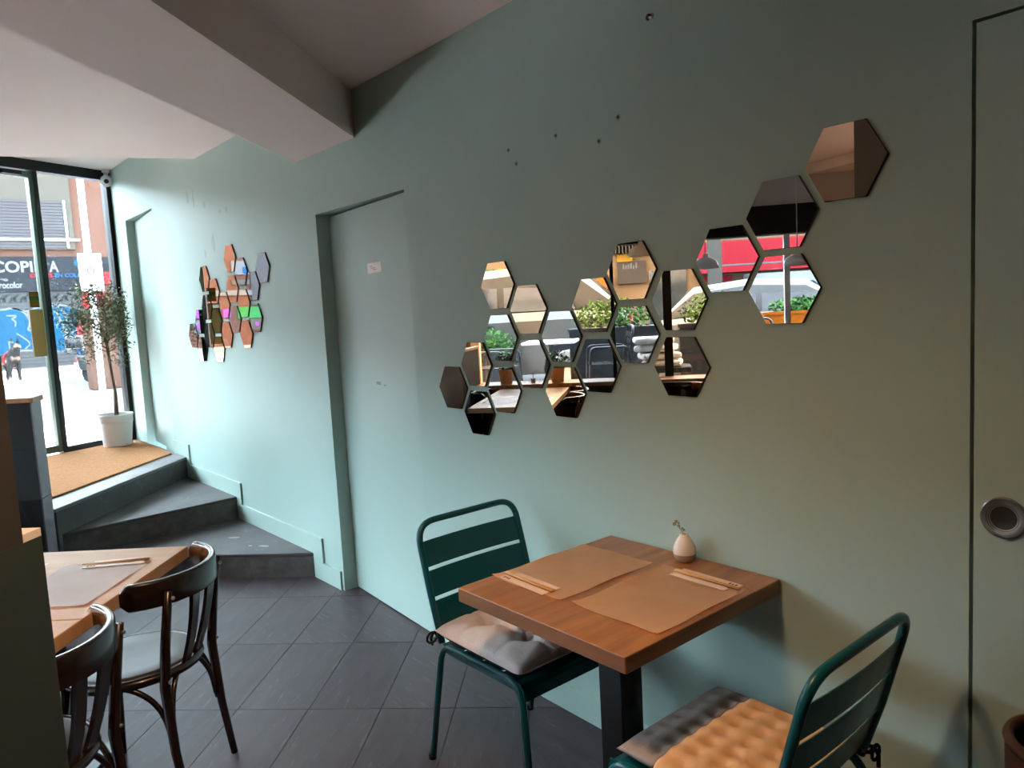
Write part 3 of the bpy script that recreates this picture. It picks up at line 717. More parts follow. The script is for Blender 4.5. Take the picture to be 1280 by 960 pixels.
# ------------------------------------------------------------------ bentwood chairs (face +x)
def bent_chair(label, loc, rz, group):
    t = thing('bentwood_chair', label, 'chair', (*loc, 0), rz, group)
    SZ = .455
    # seat: rounded D outline
    def out(k, n, s=1.0):
        a = 2*pi*k/n; x = .205*cos(a)*s; y = .205*sin(a)*s*(1.0 if cos(a) > 0 else 1.0-.10*abs(cos(a))); return (x, y)
    n = 32
    bm = B(); tube(bm, [(*out(k, n), SZ-.018) for k in range(n)], .017, 8, closed=True); obj('seat_ring', bm, 'walnut', t, True)
    bm = B(); rings = []
    for s, z in ((.93, SZ-.012), (.97, SZ-.003), (.9, SZ+.002), (.55, SZ-.006), (.05, SZ-.008)):
        rings.append([bm.verts.new((*out(k, n, s), z)) for k in range(n)])
    for a, b in zip(rings, rings[1:]):
        for k in range(n): bm.faces.new((a[k], a[(k+1) % n], b[(k+1) % n], b[k]))
    bm.faces.new(rings[0]); bm.faces.new(rings[-1]); obj('seat', bm, 'seat_ply', t, True)
    # rear posts run to the top rail
    for s in (-1, 1):
        obj('rear_leg', tube(B(), [(-.235, s*.165, 0), (-.205, s*.165, .2), (-.19, s*.162, .42), (-.205, s*.165, .55), (-.235, s*.168, .74)], [.012, .0145, .017, .016, .013], 10), 'walnut', t, True)
        obj('front_leg', tube(B(), [(.19, s*.17, 0), (.175, s*.155, .2), (.155, s*.14, .44)], [.011, .014, .0165], 10), 'walnut', t, True)
        br = [(-.195, s*.158, .22), (-.185, s*.157, .30), (-.155, s*.165, .375), (-.09, s*.178, .425), (-.02, s*.19, .437)]
        obj('side_brace', tube(B(), fillet(br, .05, 4), .009, 8), 'walnut', t, True)
        br = [(-.195, s*.15, .24), (-.19, s*.135, .33), (-.18, s*.09, .40), (-.175, s*.04, .435)]
        obj('rear_brace', tube(B(), fillet(br, .05, 4), .009, 8), 'walnut', t, True)
        br = [(.168, s*.14, .24), (.165, s*.125, .33), (.168, s*.09, .40), (.18, s*.04, .435)]
        obj('front_brace', tube(B(), fillet(br, .05, 4), .009, 8), 'walnut', t, True)
    # curved top rail
    pth = []; R_ = .215
    for k in range(25):
        a = radians(180-72+144*k/24); x = -.035+.24*cos(a); y = .24*sin(a); pth.append((x, y))
    def h0(f): e = abs(2*f-1); return .690+.026*max(0, (e-.92)/.08)**2+.004*e*e
    def h1(f): e = abs(2*f-1); return .776-.026*max(0, (e-.92)/.08)**2+.004*e*e
    bm = band(B(), pth, h0, h1, .024); bevel(bm, .007, 2, 35)
    for f in bm.faces:
        c = f.calc_center_median(); d = Vector((c.x+.035, c.y)); 
        f.material_index = 1 if (f.normal.x*d.x+f.normal.y*d.y) < -.02 and c.x > -.215 else 0
    obj('top_rail', bm, ['walnut', 'walnut_worn'], t, True, 50)
    for s in (-1, 1):
        bm = B(); N = 7; rows = []
        for i in range(N):
            f = i/(N-1); z = .43+.275*f; x = -.192-.070*f-.010*sin(pi*f); y = s*(.035+.020*f); hw = .017+.012*f+.004*cos(pi*f)
            rows.append([bm.verts.new((x+o, y+d, z)) for o, d in ((-.006, -hw), (.006, -hw), (.006, hw), (-.006, hw))])
        for a, b in zip(rows, rows[1:]):
            for k in range(4): bm.faces.new((a[k], a[(k+1) % 4], b[(k+1) % 4], b[k]))
        bm.faces.new(rows[0]); bm.faces.new(rows[-1]); obj('back_slat', bm, 'walnut', t, True, 40)
    for s in (-1, 1):
        for z in (.44, .715):
            bm = B(); bmesh.ops.create_icosphere(bm, subdivisions=1, radius=.007); bmesh.ops.translate(bm, verts=bm.verts, vec=(-.21 if z < .6 else -.247, s*.165, z)); obj('bolt', bm, 'steel', t, True)
    return t
RZC = math.atan2(-.68, -.74)+radians(5)
gb = 'dark bentwood chairs in the dining room'
def chair_from_rr(rx, ry, rz):
    """chair base point from its right rear foot"""
    c, s = cos(rz), sin(rz); lx, ly = -.235, -.165; return (rx-(c*lx-s*ly), ry-(s*lx+c*ly))
RR1 = (-2.717, -1.065)
c1 = chair_from_rr(*RR1, RZC)
ch1 = bent_chair('dark bentwood chair at the pale table nearest the steps, back fully visible', c1, RZC, gb)
c2 = (c1[0]+.418, c1[1]-.40)
ch2 = dup(ch1, (*c2, 0), RZC, 'dark bentwood chair half hidden behind the green partition')

# pale dining tables beside the partition
RT = math.atan2(-.65, .76); E_ = Vector((cos(RT), sin(RT))); Nn = Vector((E_.y, -E_.x))
TC = Vector((-2.855, -1.119))
for k, (lab, off) in enumerate((('pale wooden table set with placemats behind the bentwood chairs', 0), ('pale wooden table partly hidden behind the green partition', .655))):
    c = TC+E_*(.325+off)+Nn*.35
    table('dining_table', lab, c, RT, .65, .70, 'table_pale', 'table_pale', feet=(.31, 0), group='pale dining tables')
def onL(a, b): p = TC+E_*a+Nn*b; return (p.x, p.y)
sheet('placemat', 'kraft placemat on the pale table, at the bentwood chair side', 'placemat', onL(.36, .20), RT+pi/2, .30, .40, .76, 'kraft_light', .004, gm)
sheet('placemat', 'kraft placemat on the pale table, on the window side', 'placemat', onL(.34, .56), RT+pi/2, .26, .40, .76, 'kraft_light', .004, gm)
chopstick_set(onL(.17, .17), RT+pi/2+radians(8), ZP, 'chopsticks and paper sleeve on the pale table')

# long table and chairs near the window (seen in the mirrors)
LT = Vector((-5.05, -1.72))
for k in range(2):
    c = LT+E_*.36+Nn*(.36+.72*k)
    table('dining_table', ('pale wooden table standing near the low tiled wall', 'pale wooden table pushed against the window ledge')[k], c, RT+pi/2, .71, .70, 'table_pale', 'table_pale', group='pale dining tables')
def onT(a, b): p = LT+E_*a+Nn*b; return (p.x, p.y)
for (a, b, lab) in ((.2, .42, 'kraft placemat on the table near the low tiled wall'), (.52, .42, 'second kraft placemat on the table near the low tiled wall'), (.2, 1.05, 'kraft placemat on the table at the window ledge'), (.52, 1.05, 'second kraft placemat on the table at the window ledge')):
    sheet('placemat', lab, 'placemat', onT(a, b), RT, .29, .40, .76, 'kraft_light', .003, gm)
chopstick_set(onT(.08, .42), RT+pi/2, ZP, 'chopsticks on the table near the low tiled wall')
chopstick_set(onT(.62, .42), RT-pi/2, ZP, 'chopsticks across the table near the low tiled wall')
gx = math.atan2(E_.y, E_.x)
for (a, b, rz, lab) in ((.07, 1.1, gx, 'dark bentwood chair between the low tiled wall and the long table'), (.65, .60, gx+pi, 'dark bentwood chair tucked at the open side of the long table'), (.65, 1.06, gx+pi, 'dark bentwood chair by the long table next to the window ledge'),
                        (1.75, 1.1, gx+pi*.5, 'dark bentwood chair with its back against the window ledge'), (2.2, .72, gx+pi*.56, 'dark bentwood chair standing clear of the window ledge')):
    p = onT(a, b); dup(ch1, (p[0], p[1], 0), rz, lab)

# lit dome lamp over the serving aisle, beside the column
mat('lamp_warm', '#ffcf9f', .5, emit=54)
t = thing('dome_lamp', 'lit dome lamp hanging above the aisle beside the wooden table', 'lamp', (-1.2, -1.35, 2.30))
obj('lamp_shade', lathe(B(), [(.150, -.05), (.155, -.05), (.15, .06), (.11, .12), (.05, .15), (.03, .19), (0, .19), (0, .175), (.02, .175), (.045, .14), (.10, .112), (.142, .056), (.147, -.048), (.150, -.05)], 32, cap=False), 'white_plastic', t, True)
o = obj('diffuser', lathe(B(), [(.115, .085), (.10, .078), (.06, .072), (0, .07)], 32, cap=False), 'lamp_warm', t, True); o['label'] = 'glowing warm diffuser'
obj('cord', tube(B(), [(0, 0, .19), (0, 0, .372)], .004, 6), 'black_metal', t)
# pendant lamps over the window tables
def lamp(t_, off, z, label):
    p = F(t_, off); t = thing('pendant_lamp', label, 'lamp', (p.x, p.y, z), 0, 'white dome pendant lamps by the windows')
    obj('lamp_shade', lathe(B(), [(.115, 0), (.118, .004), (.112, .035), (.09, .07), (.05, .092), (.026, .10), (.022, .13), (.0, .132), (.0, .126), (.018, .125), (.022, .096), (.046, .086), (.085, .064), (.106, .033), (.112, .002), (.115, 0)], 28, cap=False), 'white_plastic', t, True)
    bm = B(); bmesh.ops.create_icosphere(bm, subdivisions=2, radius=.03); bmesh.ops.translate(bm, verts=bm.verts, vec=(0, 0, .045)); obj('bulb', bm, 'vase_white', t, True)
    obj('cord', tube(B(), [(0, 0, .13), (0, 0, 2.672-z if t_ > 1.6 else 2.76-z)], .004, 6), 'white_plastic', t)
for (t_, off, z, lab) in ((2.20, -.7, 1.80, 'white dome pendant lamp hanging at the white window mullion'), (.86, -.7, 1.97, 'white dome pendant lamp hanging near the thick dark mullion'), (1.42, -.7, 1.82, 'white dome pendant lamp hanging between thick and white mullions')): lamp(t_, off, z, lab)

# things on the window ledge
def potted(t_, off, label, cat='plant', rr=.075, hh=.15, flower=True):
    p = F(t_, off); t = thing('potted_plant', label, cat, (p.x, p.y, FBOT), 0, 'pots on the window ledge')
    obj('pot', lathe(B(), [(.0, 0), (rr*.8, 0), (rr, hh), (rr*1.04, hh), (rr*1.04, hh-.012), (rr*.93, hh-.012)], 20, cap=False), 'terracotta', t, True)
    obj('soil', lathe(B(), [(rr*.93, hh-.015), (0, hh-.013)], 16, cap=False), 'soil', t)
    bm = leaves(B(), 260, (0, 0, hh+.07), (rr*1.6, rr*1.6, .09), .035, .009, shell=.0); tag(obj('foliage', bm, 'leaf_green', t), kind='stuff')
    if flower:
        bm = B()
        for _ in range(14):
            a = random.uniform(0, 2*pi); q_ = random.uniform(.02, rr*1.4); c = (q_*cos(a), q_*sin(a), hh+.11+random.uniform(0, .06))
            bmesh.ops.create_icosphere(bm, subdivisions=1, radius=.010, matrix=Matrix.Translation(c))
        tag(obj('blossom', bm, 'flower_white', t), kind='stuff')
potted(-.55, -.16, 'terracotta pot of white flowers on the ledge near the pale post')
potted(-.02, -.16, 'terracotta pot of white flowers on the ledge past the tiny pot')
p = F(-.27, -.17); t = thing('tiny_pot', 'tiny pale pot with a single upright stem on the ledge', 'pot', (p.x, p.y, FBOT))
obj('pot', lathe(B(), [(.0, 0), (.022, 0), (.028, .05), (.024, .05), (.022, .04)], 14, cap=False), 'vase_white', t, True)
obj('stem', tube(B(), [(0, 0, .04), (0, 0, .11)], [.005, .003], 6), 'bark', t)

# ------------------------------------------------------------------ brown bin at the edge
t = thing('round_bin', 'brown round bin standing by the flush door with round pull', 'bin', (-.432, -.117, 0))
obj('bin_body', lathe(B(), [(.0, 0), (.095, 0), (.112, .55), (.112, .62), (.100, .62), (.085, .05), (.0, .05)], 32, cap=False), 'bin_dark', t, True, 40)
obj('bin_rim', tube(B(), [(.108*cos(2*pi*k/36), .108*sin(2*pi*k/36), .622) for k in range(36)], .011, 8, closed=True), 'bin_brown', t, True)
obj('bin_sleeve', lathe(B(), [(.097, .005), (.114, .55), (.115, .61)], 32, cap=False), 'bin_brown', t, True)

# ------------------------------------------------------------------ olive tree in white pot, camera
t = thing('potted_olive_tree', 'slim olive tree in a white ribbed pot on the mat', 'plant', (-7.75, -.39, .494)); t.scale = (.94, .94, .94)
pr = [(.0, 0), (.125, 0), (.128, .01)]
for k in range(12): pr += [(.128+.026*(k/12), .02+.018*k)]
for k in range(3): pr += [(.156, .235+.02*k), (.160, .242+.02*k), (.158, .25+.02*k)]
pr += [(.165, .30), (.165, .315), (.152, .315), (.150, .28)]
obj('pot', lathe(B(), pr, 32, cap=False), 'pot_white', t, True)
obj('soil', lathe(B(), [(.151, .285), (.0, .29)], 20, cap=False), 'soil', t)
tr = obj('trunk', tube(B(), [(0, .02, .27), (.01, .025, .5), (-.01, .01, .75), (.0, 0, 1.0), (.01, .01, 1.25), (0, 0, 1.45)], [.016, .014, .013, .012, .009, .005], 8), 'bark', t, True)
obj('second_trunk', tube(B(), [(.01, -.0, .27), (-.012, .02, .55), (.012, -.005, .85), (.0, -.02, 1.1), (-.03, -.09, 1.35)], [.009, .008, .008, .007, .004], 6), 'bark', t, True)
bmb = B(); bml = B()
for k in range(46):
    a = random.uniform(0, 2*pi); z0 = random.uniform(.92, 1.45); L_ = random.uniform(.2, .46)
    e = Vector((cos(a)*L_*.55, sin(a)*L_*(.95 if sin(a) < 0 else .42), z0+random.uniform(.0, .35)))
    mid = Vector((cos(a)*L_*.3, sin(a)*L_*.5, z0+.08))
    tube(bmb, [(0, 0, z0), mid, e], [.004, .003, .0015], 5)
    leaves(bml, 66, e*.92+Vector((0, 0, .0)), (.10, .13, .11), .042, .007, shell=0)
    leaves(bml, 14, mid, (.08, .08, .08), .040, .006, shell=0)
bmesh.ops.delete(bml, geom=[w_ for w_ in bml.verts if w_.co.y > .235], context='VERTS')
tag(obj('twigs', bmb, 'bark', t, True), kind='stuff'); tag(obj('leaves', bml, 'leaf_olive', t), kind='stuff')
cp = gl(.075, -.075)
t = thing('security_camera', 'small white dome security camera under the entrance ceiling', 'camera', (cp.x, cp.y, 3.075))
obj('mount', lathe(B(), [(.0, 0), (.035, 0), (.035, -.02), (.02, -.03), (.02, -.06), (0, -.06)], 20, cap=False), 'white_plastic', t, True, 40)
bm = B(); bmesh.ops.create_uvsphere(bm, u_segments=20, v_segments=12, radius=.055); bmesh.ops.translate(bm, verts=bm.verts, vec=(0, 0, -.10)); obj('housing', bm, 'white_plastic', t, True)
bm = B(); bmesh.ops.create_uvsphere(bm, u_segments=16, v_segments=10, radius=.022); bmesh.ops.translate(bm, verts=bm.verts, vec=(.046, -.012, -.112)); obj('lens', bm, 'black_gloss', t, True)

# ------------------------------------------------------------------ the street beyond the entrance
GZ = .40
tag(obj('ground_road', prism(B(), [(-60, -45), (25, -45), (25, -9), F(TB+1, 3.0), F(-2.6, 3.0), (-10.6, -2.2), (-10.6, 30), (-60, 30)], -.3, GZ-.06), 'asphalt'), 'pale sunlit asphalt of the street', 'road', kind='structure')
tag(obj('ground_pavement', prism(B(), [F(-2.1, .12), F(TB+1, .12), F(TB+1, 3.0), F(-2.6, 3.0), (-10.6, -2.2), (-10.6, 30), (-8.35, 30), (-8.35, -.15), EC+Vector((-.06, -.02)), ECN+Vector((-.06, -.03))], -.3, GZ+.04), 'paving'), 'pale pavement slabs outside the restaurant', 'pavement', kind='structure')
tag(obj('ground_far_pavement', prism(B(), [(-31, -40), (-21, -40), (-21.3, 30), (-31, 30)], -.2, GZ+.02), 'paving'), 'pavement on the far side of the street', 'pavement', kind='structure')
tag(obj('kerb_far', prism(B(), [(-21, -40), (-20.75, -40), (-21.05, 30), (-21.3, 30)], -.2, GZ+.04), 'kerb'), 'stone kerb across the street', 'kerb', kind='structure')
XB = -30.2
bd = thing('copy_shop_building', 'pink rendered building with grey shop sign across the street', 'building', (XB, 0, GZ))
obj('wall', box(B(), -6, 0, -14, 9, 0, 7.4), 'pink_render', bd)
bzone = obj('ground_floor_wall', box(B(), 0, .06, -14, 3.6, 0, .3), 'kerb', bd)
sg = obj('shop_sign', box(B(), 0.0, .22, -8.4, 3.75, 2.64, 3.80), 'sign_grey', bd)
def on_face(y, z, x=.23): return frame3((x, y, z), (0, 1, 0), (0, 0, 1))
def fit_text(name, body, y0, y1, z0, z1, m, par, x=.23, bold=.03):
    o = text(name, body, 1.0, m, par, Matrix.Identity(4), .02, bold=bold)
    xs_ = [w_.co.x for w_ in o.data.vertices]; ys_ = [w_.co.y for w_ in o.data.vertices]
    sx, sy = (y1-y0)/(max(xs_)-min(xs_)), (z1-z0)/(max(ys_)-min(ys_))
    o.matrix_local = on_face(y0-min(xs_)*sx, z0-min(ys_)*sy, x) @ Matrix.Diagonal((sx, sy, .5, 1)); return o
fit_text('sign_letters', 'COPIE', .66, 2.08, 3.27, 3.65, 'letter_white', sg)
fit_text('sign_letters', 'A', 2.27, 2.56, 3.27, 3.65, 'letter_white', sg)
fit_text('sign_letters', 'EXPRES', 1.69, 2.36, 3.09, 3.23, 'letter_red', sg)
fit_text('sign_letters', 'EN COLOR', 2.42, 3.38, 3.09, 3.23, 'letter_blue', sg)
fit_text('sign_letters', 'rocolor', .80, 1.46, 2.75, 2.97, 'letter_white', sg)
fit_text('sign_letters', 'eo', .84, 1.06, 2.99, 3.07, 'letter_white', sg)
obj('blue_disc', lathe(B(), [(0, .02), (.13, .02), (.13, 0)], 20, cap=False), 'graffiti_blue', sg).matrix_local = on_face(3.16, 3.58)
sh = obj('roller_shutter', box(B(), 0, .1, -8, 3.15, .08, 2.64), 'shutter', bd)
bm = B()
for k in range(22): box(bm, .1, .115, -8, 3.15, .09+.116*k, .09+.116*k+.095)
tag(obj('shutter_slats', bm, 'shutter', sh), kind='stuff')
def flat(name, pts, x, m, par):
    bm = B(); a = [bm.verts.new((x, y, z)) for y, z in pts]; b = [bm.verts.new((x+.004, y, z)) for y, z in pts]
    bm.faces.new(a); bm.faces.new(b[::-1])
    for i in range(len(pts)): bm.faces.new((a[i], a[(i+1) % len(pts)], b[(i+1) % len(pts)], b[i]))
    bmesh.ops.triangulate(bm, faces=bm.faces[:]); return obj(name, bm, m, par)
def stroke(name, pts, wd, x, m, par):
    """flat painted stroke through (y,z) points"""
    bm = B(); P_ = [Vector((0, *p)) for p in pts]; rows = []
    for i, p in enumerate(P_):
        tt = (P_[min(i+1, len(P_)-1)]-P_[max(i-1, 0)]).normalized(); n_ = Vector((0, -tt.z, tt.y))*wd/2
        rows.append([bm.verts.new((x+o, (p+s*n_).y, (p+s*n_).z)) for s, o in ((-1, 0), (1, 0), (1, .004), (-1, .004))])
    for a, b in zip(rows, rows[1:]):
        for k in range(4): bm.faces.new((a[k], a[(k+1) % 4], b[(k+1) % 4], b[k]))
    bm.faces.new(rows[0]); bm.faces.new(rows[-1]); return obj(name, bm, m, par)
GX = .117; GW = GX+.005
# graffiti layout on the shutter in (y, z) metres
def sm(pts, it=2):
    for _ in range(it):
        out = [pts[0]]
        for a, b in zip(pts, pts[1:]): out += [(a[0]*.75+b[0]*.25, a[1]*.75+b[1]*.25), (a[0]*.25+b[0]*.75, a[1]*.25+b[1]*.75)]
        pts = out+[pts[-1]]
    return pts
def gg(pts):   # units of 1 = 0.00343 m from the corner of the painted area
    return [(.80+.00348*a, 2.215-.00398*b) for a, b in pts]
top = [(-420, 60), (-200, 30), (0, 45), (80, 25), (160, 50), (205, 62), (300, 25), (420, 20), (520, 15), (640, 60), (720, 150), (740, 270)]
low = [(740, 270), (530, 395), (490, 425), (300, 395), (200, 392), (100, 385), (0, 425), (-420, 420)]
flat('graffiti_fill', gg(top+low[1:]), GX, 'graffiti_blue', sh)
for pts, wd in ((top, .06), (low, .07), ([(80, 25), (160, 50), (210, 110), (218, 170), (180, 228), (272, 212)], .06), ([(455, 20), (500, 60), (545, 120), (580, 190)], .045), ([(510, 258), (660, 257)], .045), ([(440, 60), (490, 180), (512, 300), (500, 410)], .05), ([(95, 240), (212, 330), (150, 375)], .045), ([(30, 90), (128, 92), (60, 122), (105, 138), (90, 185)], .05), ([(205, 62), (215, 110)], .05)):
    stroke('graffiti_line', sm(gg(pts)), wd, GW, 'graffiti_white', sh)
fit_text('graffiti_number', '16', .87, 1.22, .74, 1.02, 'graffiti_white', sh, GW+.002, 0)
for k in range(8):
    y = .75+.30*k
    stroke('graffiti_tag', sm([(y, 2.28), (y+.10, 2.52), (y+.20, 2.3), (y+.08, 2.36), (y+.25, 2.54)]), .045, GW, 'graffiti_dark', sh)
for y, z, l in ((2.75, .75, .25), (2.95, .85, .2), (2.6, .6, .2)): stroke('graffiti_tag', [(y+l*.5*cos(a*.6), z+.09*sin(a*.6)) for a in range(11)], .04, GW, 'graffiti_white', sh)
for nm, y0, y1, z0, z1, m in (('stone_front', -13.5, -11.1, 2.3, 5.0, 'blind'), ('shop_fascia', -11.1, -8.9, 2.72, 2.93, 'letter_white'), ('shop_sign_plate', -11.05, -10.35, 3.55, 4.1, 'letter_white'), ('sign_block', -11.0, -10.8, 3.6, 3.85, 'letter_blue'), ('shop_band', -11.05, -10.3, 3.15, 3.35, 'cream_render'), ('green_awning', -11.6, -10.45, 1.78, 2.25, 'green_paint'), ('violet_awning', -10.15, -9.85, 1.85, 2.2, 'sign_purple'), ('violet_awning', -9.05, -8.65, 1.85, 2.2, 'sign_purple'), ('poster', -9.05, -8.65, 1.3, 1.8, 'letter_white'), ('poster', -11.45, -10.95, 1.3, 1.75, 'cream_render')):
    obj(nm, box(B(), 0, .08 if nm != 'sign_block' else .1, y0, y1, z0-GZ, z1-GZ), m, bd)
for y, z in ((-8.85, 1.55), (-11.2, 1.53)): obj('poster_dot', lathe(B(), [(0, .02), (.1, .02), (.1, 0)], 18, cap=False), 'sign_purple', bd).matrix_local = on_face(y, z-GZ, .082)
wn = obj('upper_window', box(B(), 0, .12, -5, 3.15, 4.05, 7.4), 'cream_render', bd)
bm = B()
for k in range(16): box(bm, .12, .15, -4.8, 3.0, 4.1+.10*k, 4.1+.10*k+.085)
o = obj('blind_slats', bm, 'blind', wn); o['kind'] = 'stuff'
obj('blind_rail', box(B(), .16, .2, -4.8, 3.3, 4.34, 4.41), 'white_plastic', wn)
obj('blind_rail', box(B(), .16, .2, 2.9, 2.96, 4.1, 5.7), 'white_plastic', wn)
obj('poster', box(B(), 0, .04, 3.2, 3.9, 1.9, 2.6), 'red_paint', bd); obj('poster', box(B(), 0, .04, 3.0, 3.5, 2.68, 2.95), 'yellow_paint', bd); obj('poster', box(B(), 0, .02, 3.82, 4.15, 3.3, 3.8), 'sign_grey', bd); obj('poster', box(B(), 0, .02, 3.82, 4.15, 2.85, 3.25), 'red_paint', bd)
for (y0, y1, h_, m) in ((9, 22, 7, 'cream_render'), (-30, -14, 7, 'ochre_render')):
    n_ = thing('street_building', ('cream' if m[0] == 'c' else 'ochre')+' rendered building further along the street', 'building', (XB, 0, GZ))
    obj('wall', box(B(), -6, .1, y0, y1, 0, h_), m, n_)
    for k in range(3):
        for j in range(2):
            yy = y0+1.5+3.6*k
            w_ = obj('window', box(B(), .1, .16, yy, yy+1.4, 3.2*j+.9, 3.2*j+2.9), 'white_plastic', n_); obj('pane', box(B(), .16, .17, yy+.1, yy+1.3, 3.2*j+1.0, 3.2*j+2.8), 'car_glass', w_)

# sign pole, motor scooter, pedestrian, dog, parcel locker
def at(px, py, z=None, x=None):
    d = v + r2*((px-640)/939.7) - u2*((py-480)/939.7)
    s = (z-CAM.z)/d.z if z is not None else (x-CAM.x)/d.x
    return CAM+d*s
b_ = at(112, 330, x=-13.2); t = thing('sign_pole', 'white street pole with a no-parking plate', 'sign', (b_.x-.05, b_.y, GZ-.06))
obj('pole', tube(B(), [(0, 0, 0), (0, 0, 5.5)], [.05, .045], 12), 'white_plastic', t, True)
pl = obj('sign_plate', box(B(), .07, .09, -.16, .16, 1.85, 2.42), 'white_plastic', t)
o = obj('sign_ring', lathe(B(), [(.032, .004), (.06, .004), (.06, 0), (.032, 0)], 20, cap=False), 'sign_purple', pl); o.matrix_local = frame3((.092, .0, 2.16), (0, 1, 0), (0, 0, 1))
obj('sign_bar', prism(B(), [(.091, -.045), (.097, -.045), (.097, -.03), (.091, -.03)], 2.1, 2.2), 'sign_purple', pl)

b_ = at(152, 474, z=GZ); t = thing('motor_scooter', 'dark motor scooter with top case parked across the street', 'scooter', (b_.x, b_.y, GZ-.06), radians(62))
for x in (-.6, .62):
    w_ = obj('wheel', lathe(B(), [(.12, -.05), (.24, -.055), (.26, 0), (.24, .055), (.12, .05), (.12, -.05)], 24, cap=False), 'rubber', t, True); w_.rotation_euler = (radians(90), 0, 0); w_.location = (x, 0, .26)
    obj('hub', lathe(B(), [(0, -.04), (.12, -.04), (.12, .04), (0, .04)], 16, cap=False), 'steel', w_, True)
bm = B(); prism(bm, [(-.85, .35), (-.3, .25), (.0, .28), (.0, .42), (-.2, .62), (-.9, .72)], -.16, .16)
bmesh.ops.rotate(bm, verts=bm.verts, matrix=Matrix.Rotation(radians(90), 3, 'X')); bevel(bm, .04, 3); obj('rear_body', bm, 'car_dark', t, True, 40)
bm = B(); prism(bm, [(.0, .28), (.32, .3), (.42, .55), (.58, .95), (.48, 1.0), (.3, .5), (.0, .42)], -.17, .17)
bmesh.ops.rotate(bm, verts=bm.verts, matrix=Matrix.Rotation(radians(90), 3, 'X')); bevel(bm, .04, 3); obj('front_shield', bm, 'car_dark', t, True, 40)
bm = box(B(), -.8, -.12, -.14, .14, .7, .8); bevel(bm, .04, 3); obj('saddle', bm, 'rubber', t, True)
bm = box(B(), -1.1, -.72, -.2, .2, .86, 1.16); bevel(bm, .06, 3); obj('top_case', bm, 'car_dark', t, True)
obj('handlebar', tube(B(), [(.42, -.34, 1.05), (.5, -.1, 1.02), (.5, .1, 1.02), (.42, .34, 1.05)], .018, 8), 'black_metal', t, True)
for s in (-1, 1): obj('rear_mirror', tube(B(), [(.46, s*.26, 1.04), (.46, s*.33, 1.22), (.46, s*.36, 1.24), (.46, s*.44, 1.24)], [.008, .008, .04, .02], 8), 'black_metal', t, True)
obj('tail_light', box(B(), -.93, -.89, -.08, .08, .56, .64), 'tail_red', t); obj('number_plate', box(B(), -.96, -.945, -.11, .11, .36, .53), 'white_plastic', t)
obj('fork', tube(B(), [(.6, 0, .28), (.52, 0, .9)], .03, 8), 'steel', t)
obj('windshield', prism(B(), [(.56, -.18), (.565, -.18), (.565, .18), (.56, .18)], .98, 1.35), 'car_glass', t)

def skin(name, V_, E_list, R_, m, parent, sub=2):
    me = bpy.data.meshes.new(name); me.from_pydata(V_, E_list, []); o = bpy.data.objects.new(name, me); COL.objects.link(o)
    me.materials.append(MATS[m]); o.parent = parent
    md = o.modifiers.new('skin', 'SKIN'); md.use_smooth_shade = True
    for i, s in enumerate(me.skin_vertices[0].data): s.radius = (R_[i] if isinstance(R_[i], tuple) else (R_[i], R_[i])); s.use_root = (i == 0)
    s2 = o.modifiers.new('sub', 'SUBSURF'); s2.levels = s2.render_levels = sub
    return o
b_ = at(106, 459, z=GZ+.02); t = thing('person', 'pedestrian in blue jeans and red top walking past the shutter', 'person', (b_.x, b_.y, GZ+.02), radians(-100))
skin('trousers', [(0, 0, .93), (0, .1, .86), (.12, .1, .48), (-.02, .1, .08), (0, -.1, .86), (.02, -.1, .48), (-.22, -.1, .12), (0, 0, 1.0)], [(0, 1), (1, 2), (2, 3), (0, 4), (4, 5), (5, 6), (0, 7)], [.15, .095, .07, .055, .095, .07, .055, .15], 'jeans', t)
skin('body', [(0, 0, 1.0), (0, 0, 1.2), (0, 0, 1.4), (0, .19, 1.38), (-.08, .24, 1.12), (.08, .25, .9), (0, -.19, 1.38), (.1, -.24, 1.12), (.22, -.22, .95), (0, 0, 1.48)], [(0, 1), (1, 2), (2, 3), (3, 4), (4, 5), (2, 6), (6, 7), (7, 8), (2, 9)], [(.15, .12), (.15, .12), (.13, .1), .06, .048, .038, .06, .048, .038, .06], 'shirt_red', t)
skin('head', [(0, 0, 1.5), (.02, 0, 1.6), (.03, 0, 1.7)], [(0, 1), (1, 2)], [.05, .085, .08], 'skin', t)
bm = B(); bmesh.ops.create_uvsphere(bm, u_segments=16, v_segments=10, radius=.105); bmesh.ops.translate(bm, verts=bm.verts, vec=(0, 0, 1.69)); obj('hair', bm, 'hair_dark', t, True)
for x, y in ((.05, .1), (-.2, -.1)):
    bm = box(B(), x-.1, x+.16, y-.045, y+.045, 0, .08); bevel(bm, .025, 2); obj('shoe', bm, 'yellow_paint', t, True)
for s in (-1, 1): skin('hand', [(.09 if s > 0 else .23, s*.25, .88 if s > 0 else .93), (.11 if s > 0 else .26, s*.25, .80 if s > 0 else .86)], [(0, 1)], [.035, .028], 'skin', t, 1)

b_ = at(13, 477, z=GZ); t = thing('dog', 'black and tan dog standing on the street', 'dog', (b_.x, b_.y, GZ-.04), radians(20))
Vd = [(-.3, 0, .62), (0, 0, .64), (.28, 0, .62), (.42, 0, .82), (.5, 0, .96), (.66, 0, .9), (-.34, .11, .5), (-.30, .12, .3), (-.38, .12, .16), (-.36, .12, .03), (-.34, -.11, .5), (-.30, -.12, .3), (-.38, -.12, .16), (-.36, -.12, .03),
      (.28, .11, .5), (.27, .11, .25), (.28, .11, .03), (.28, -.11, .5), (.27, -.11, .25), (.28, -.11, .03), (-.45, 0, .66), (-.62, 0, .82)]
Ed = [(0, 1), (1, 2), (2, 3), (3, 4), (4, 5), (0, 6), (6, 7), (7, 8), (8, 9), (0, 10), (10, 11), (11, 12), (12, 13), (2, 14), (14, 15), (15, 16), (2, 17), (17, 18), (18, 19), (0, 20), (20, 21)]
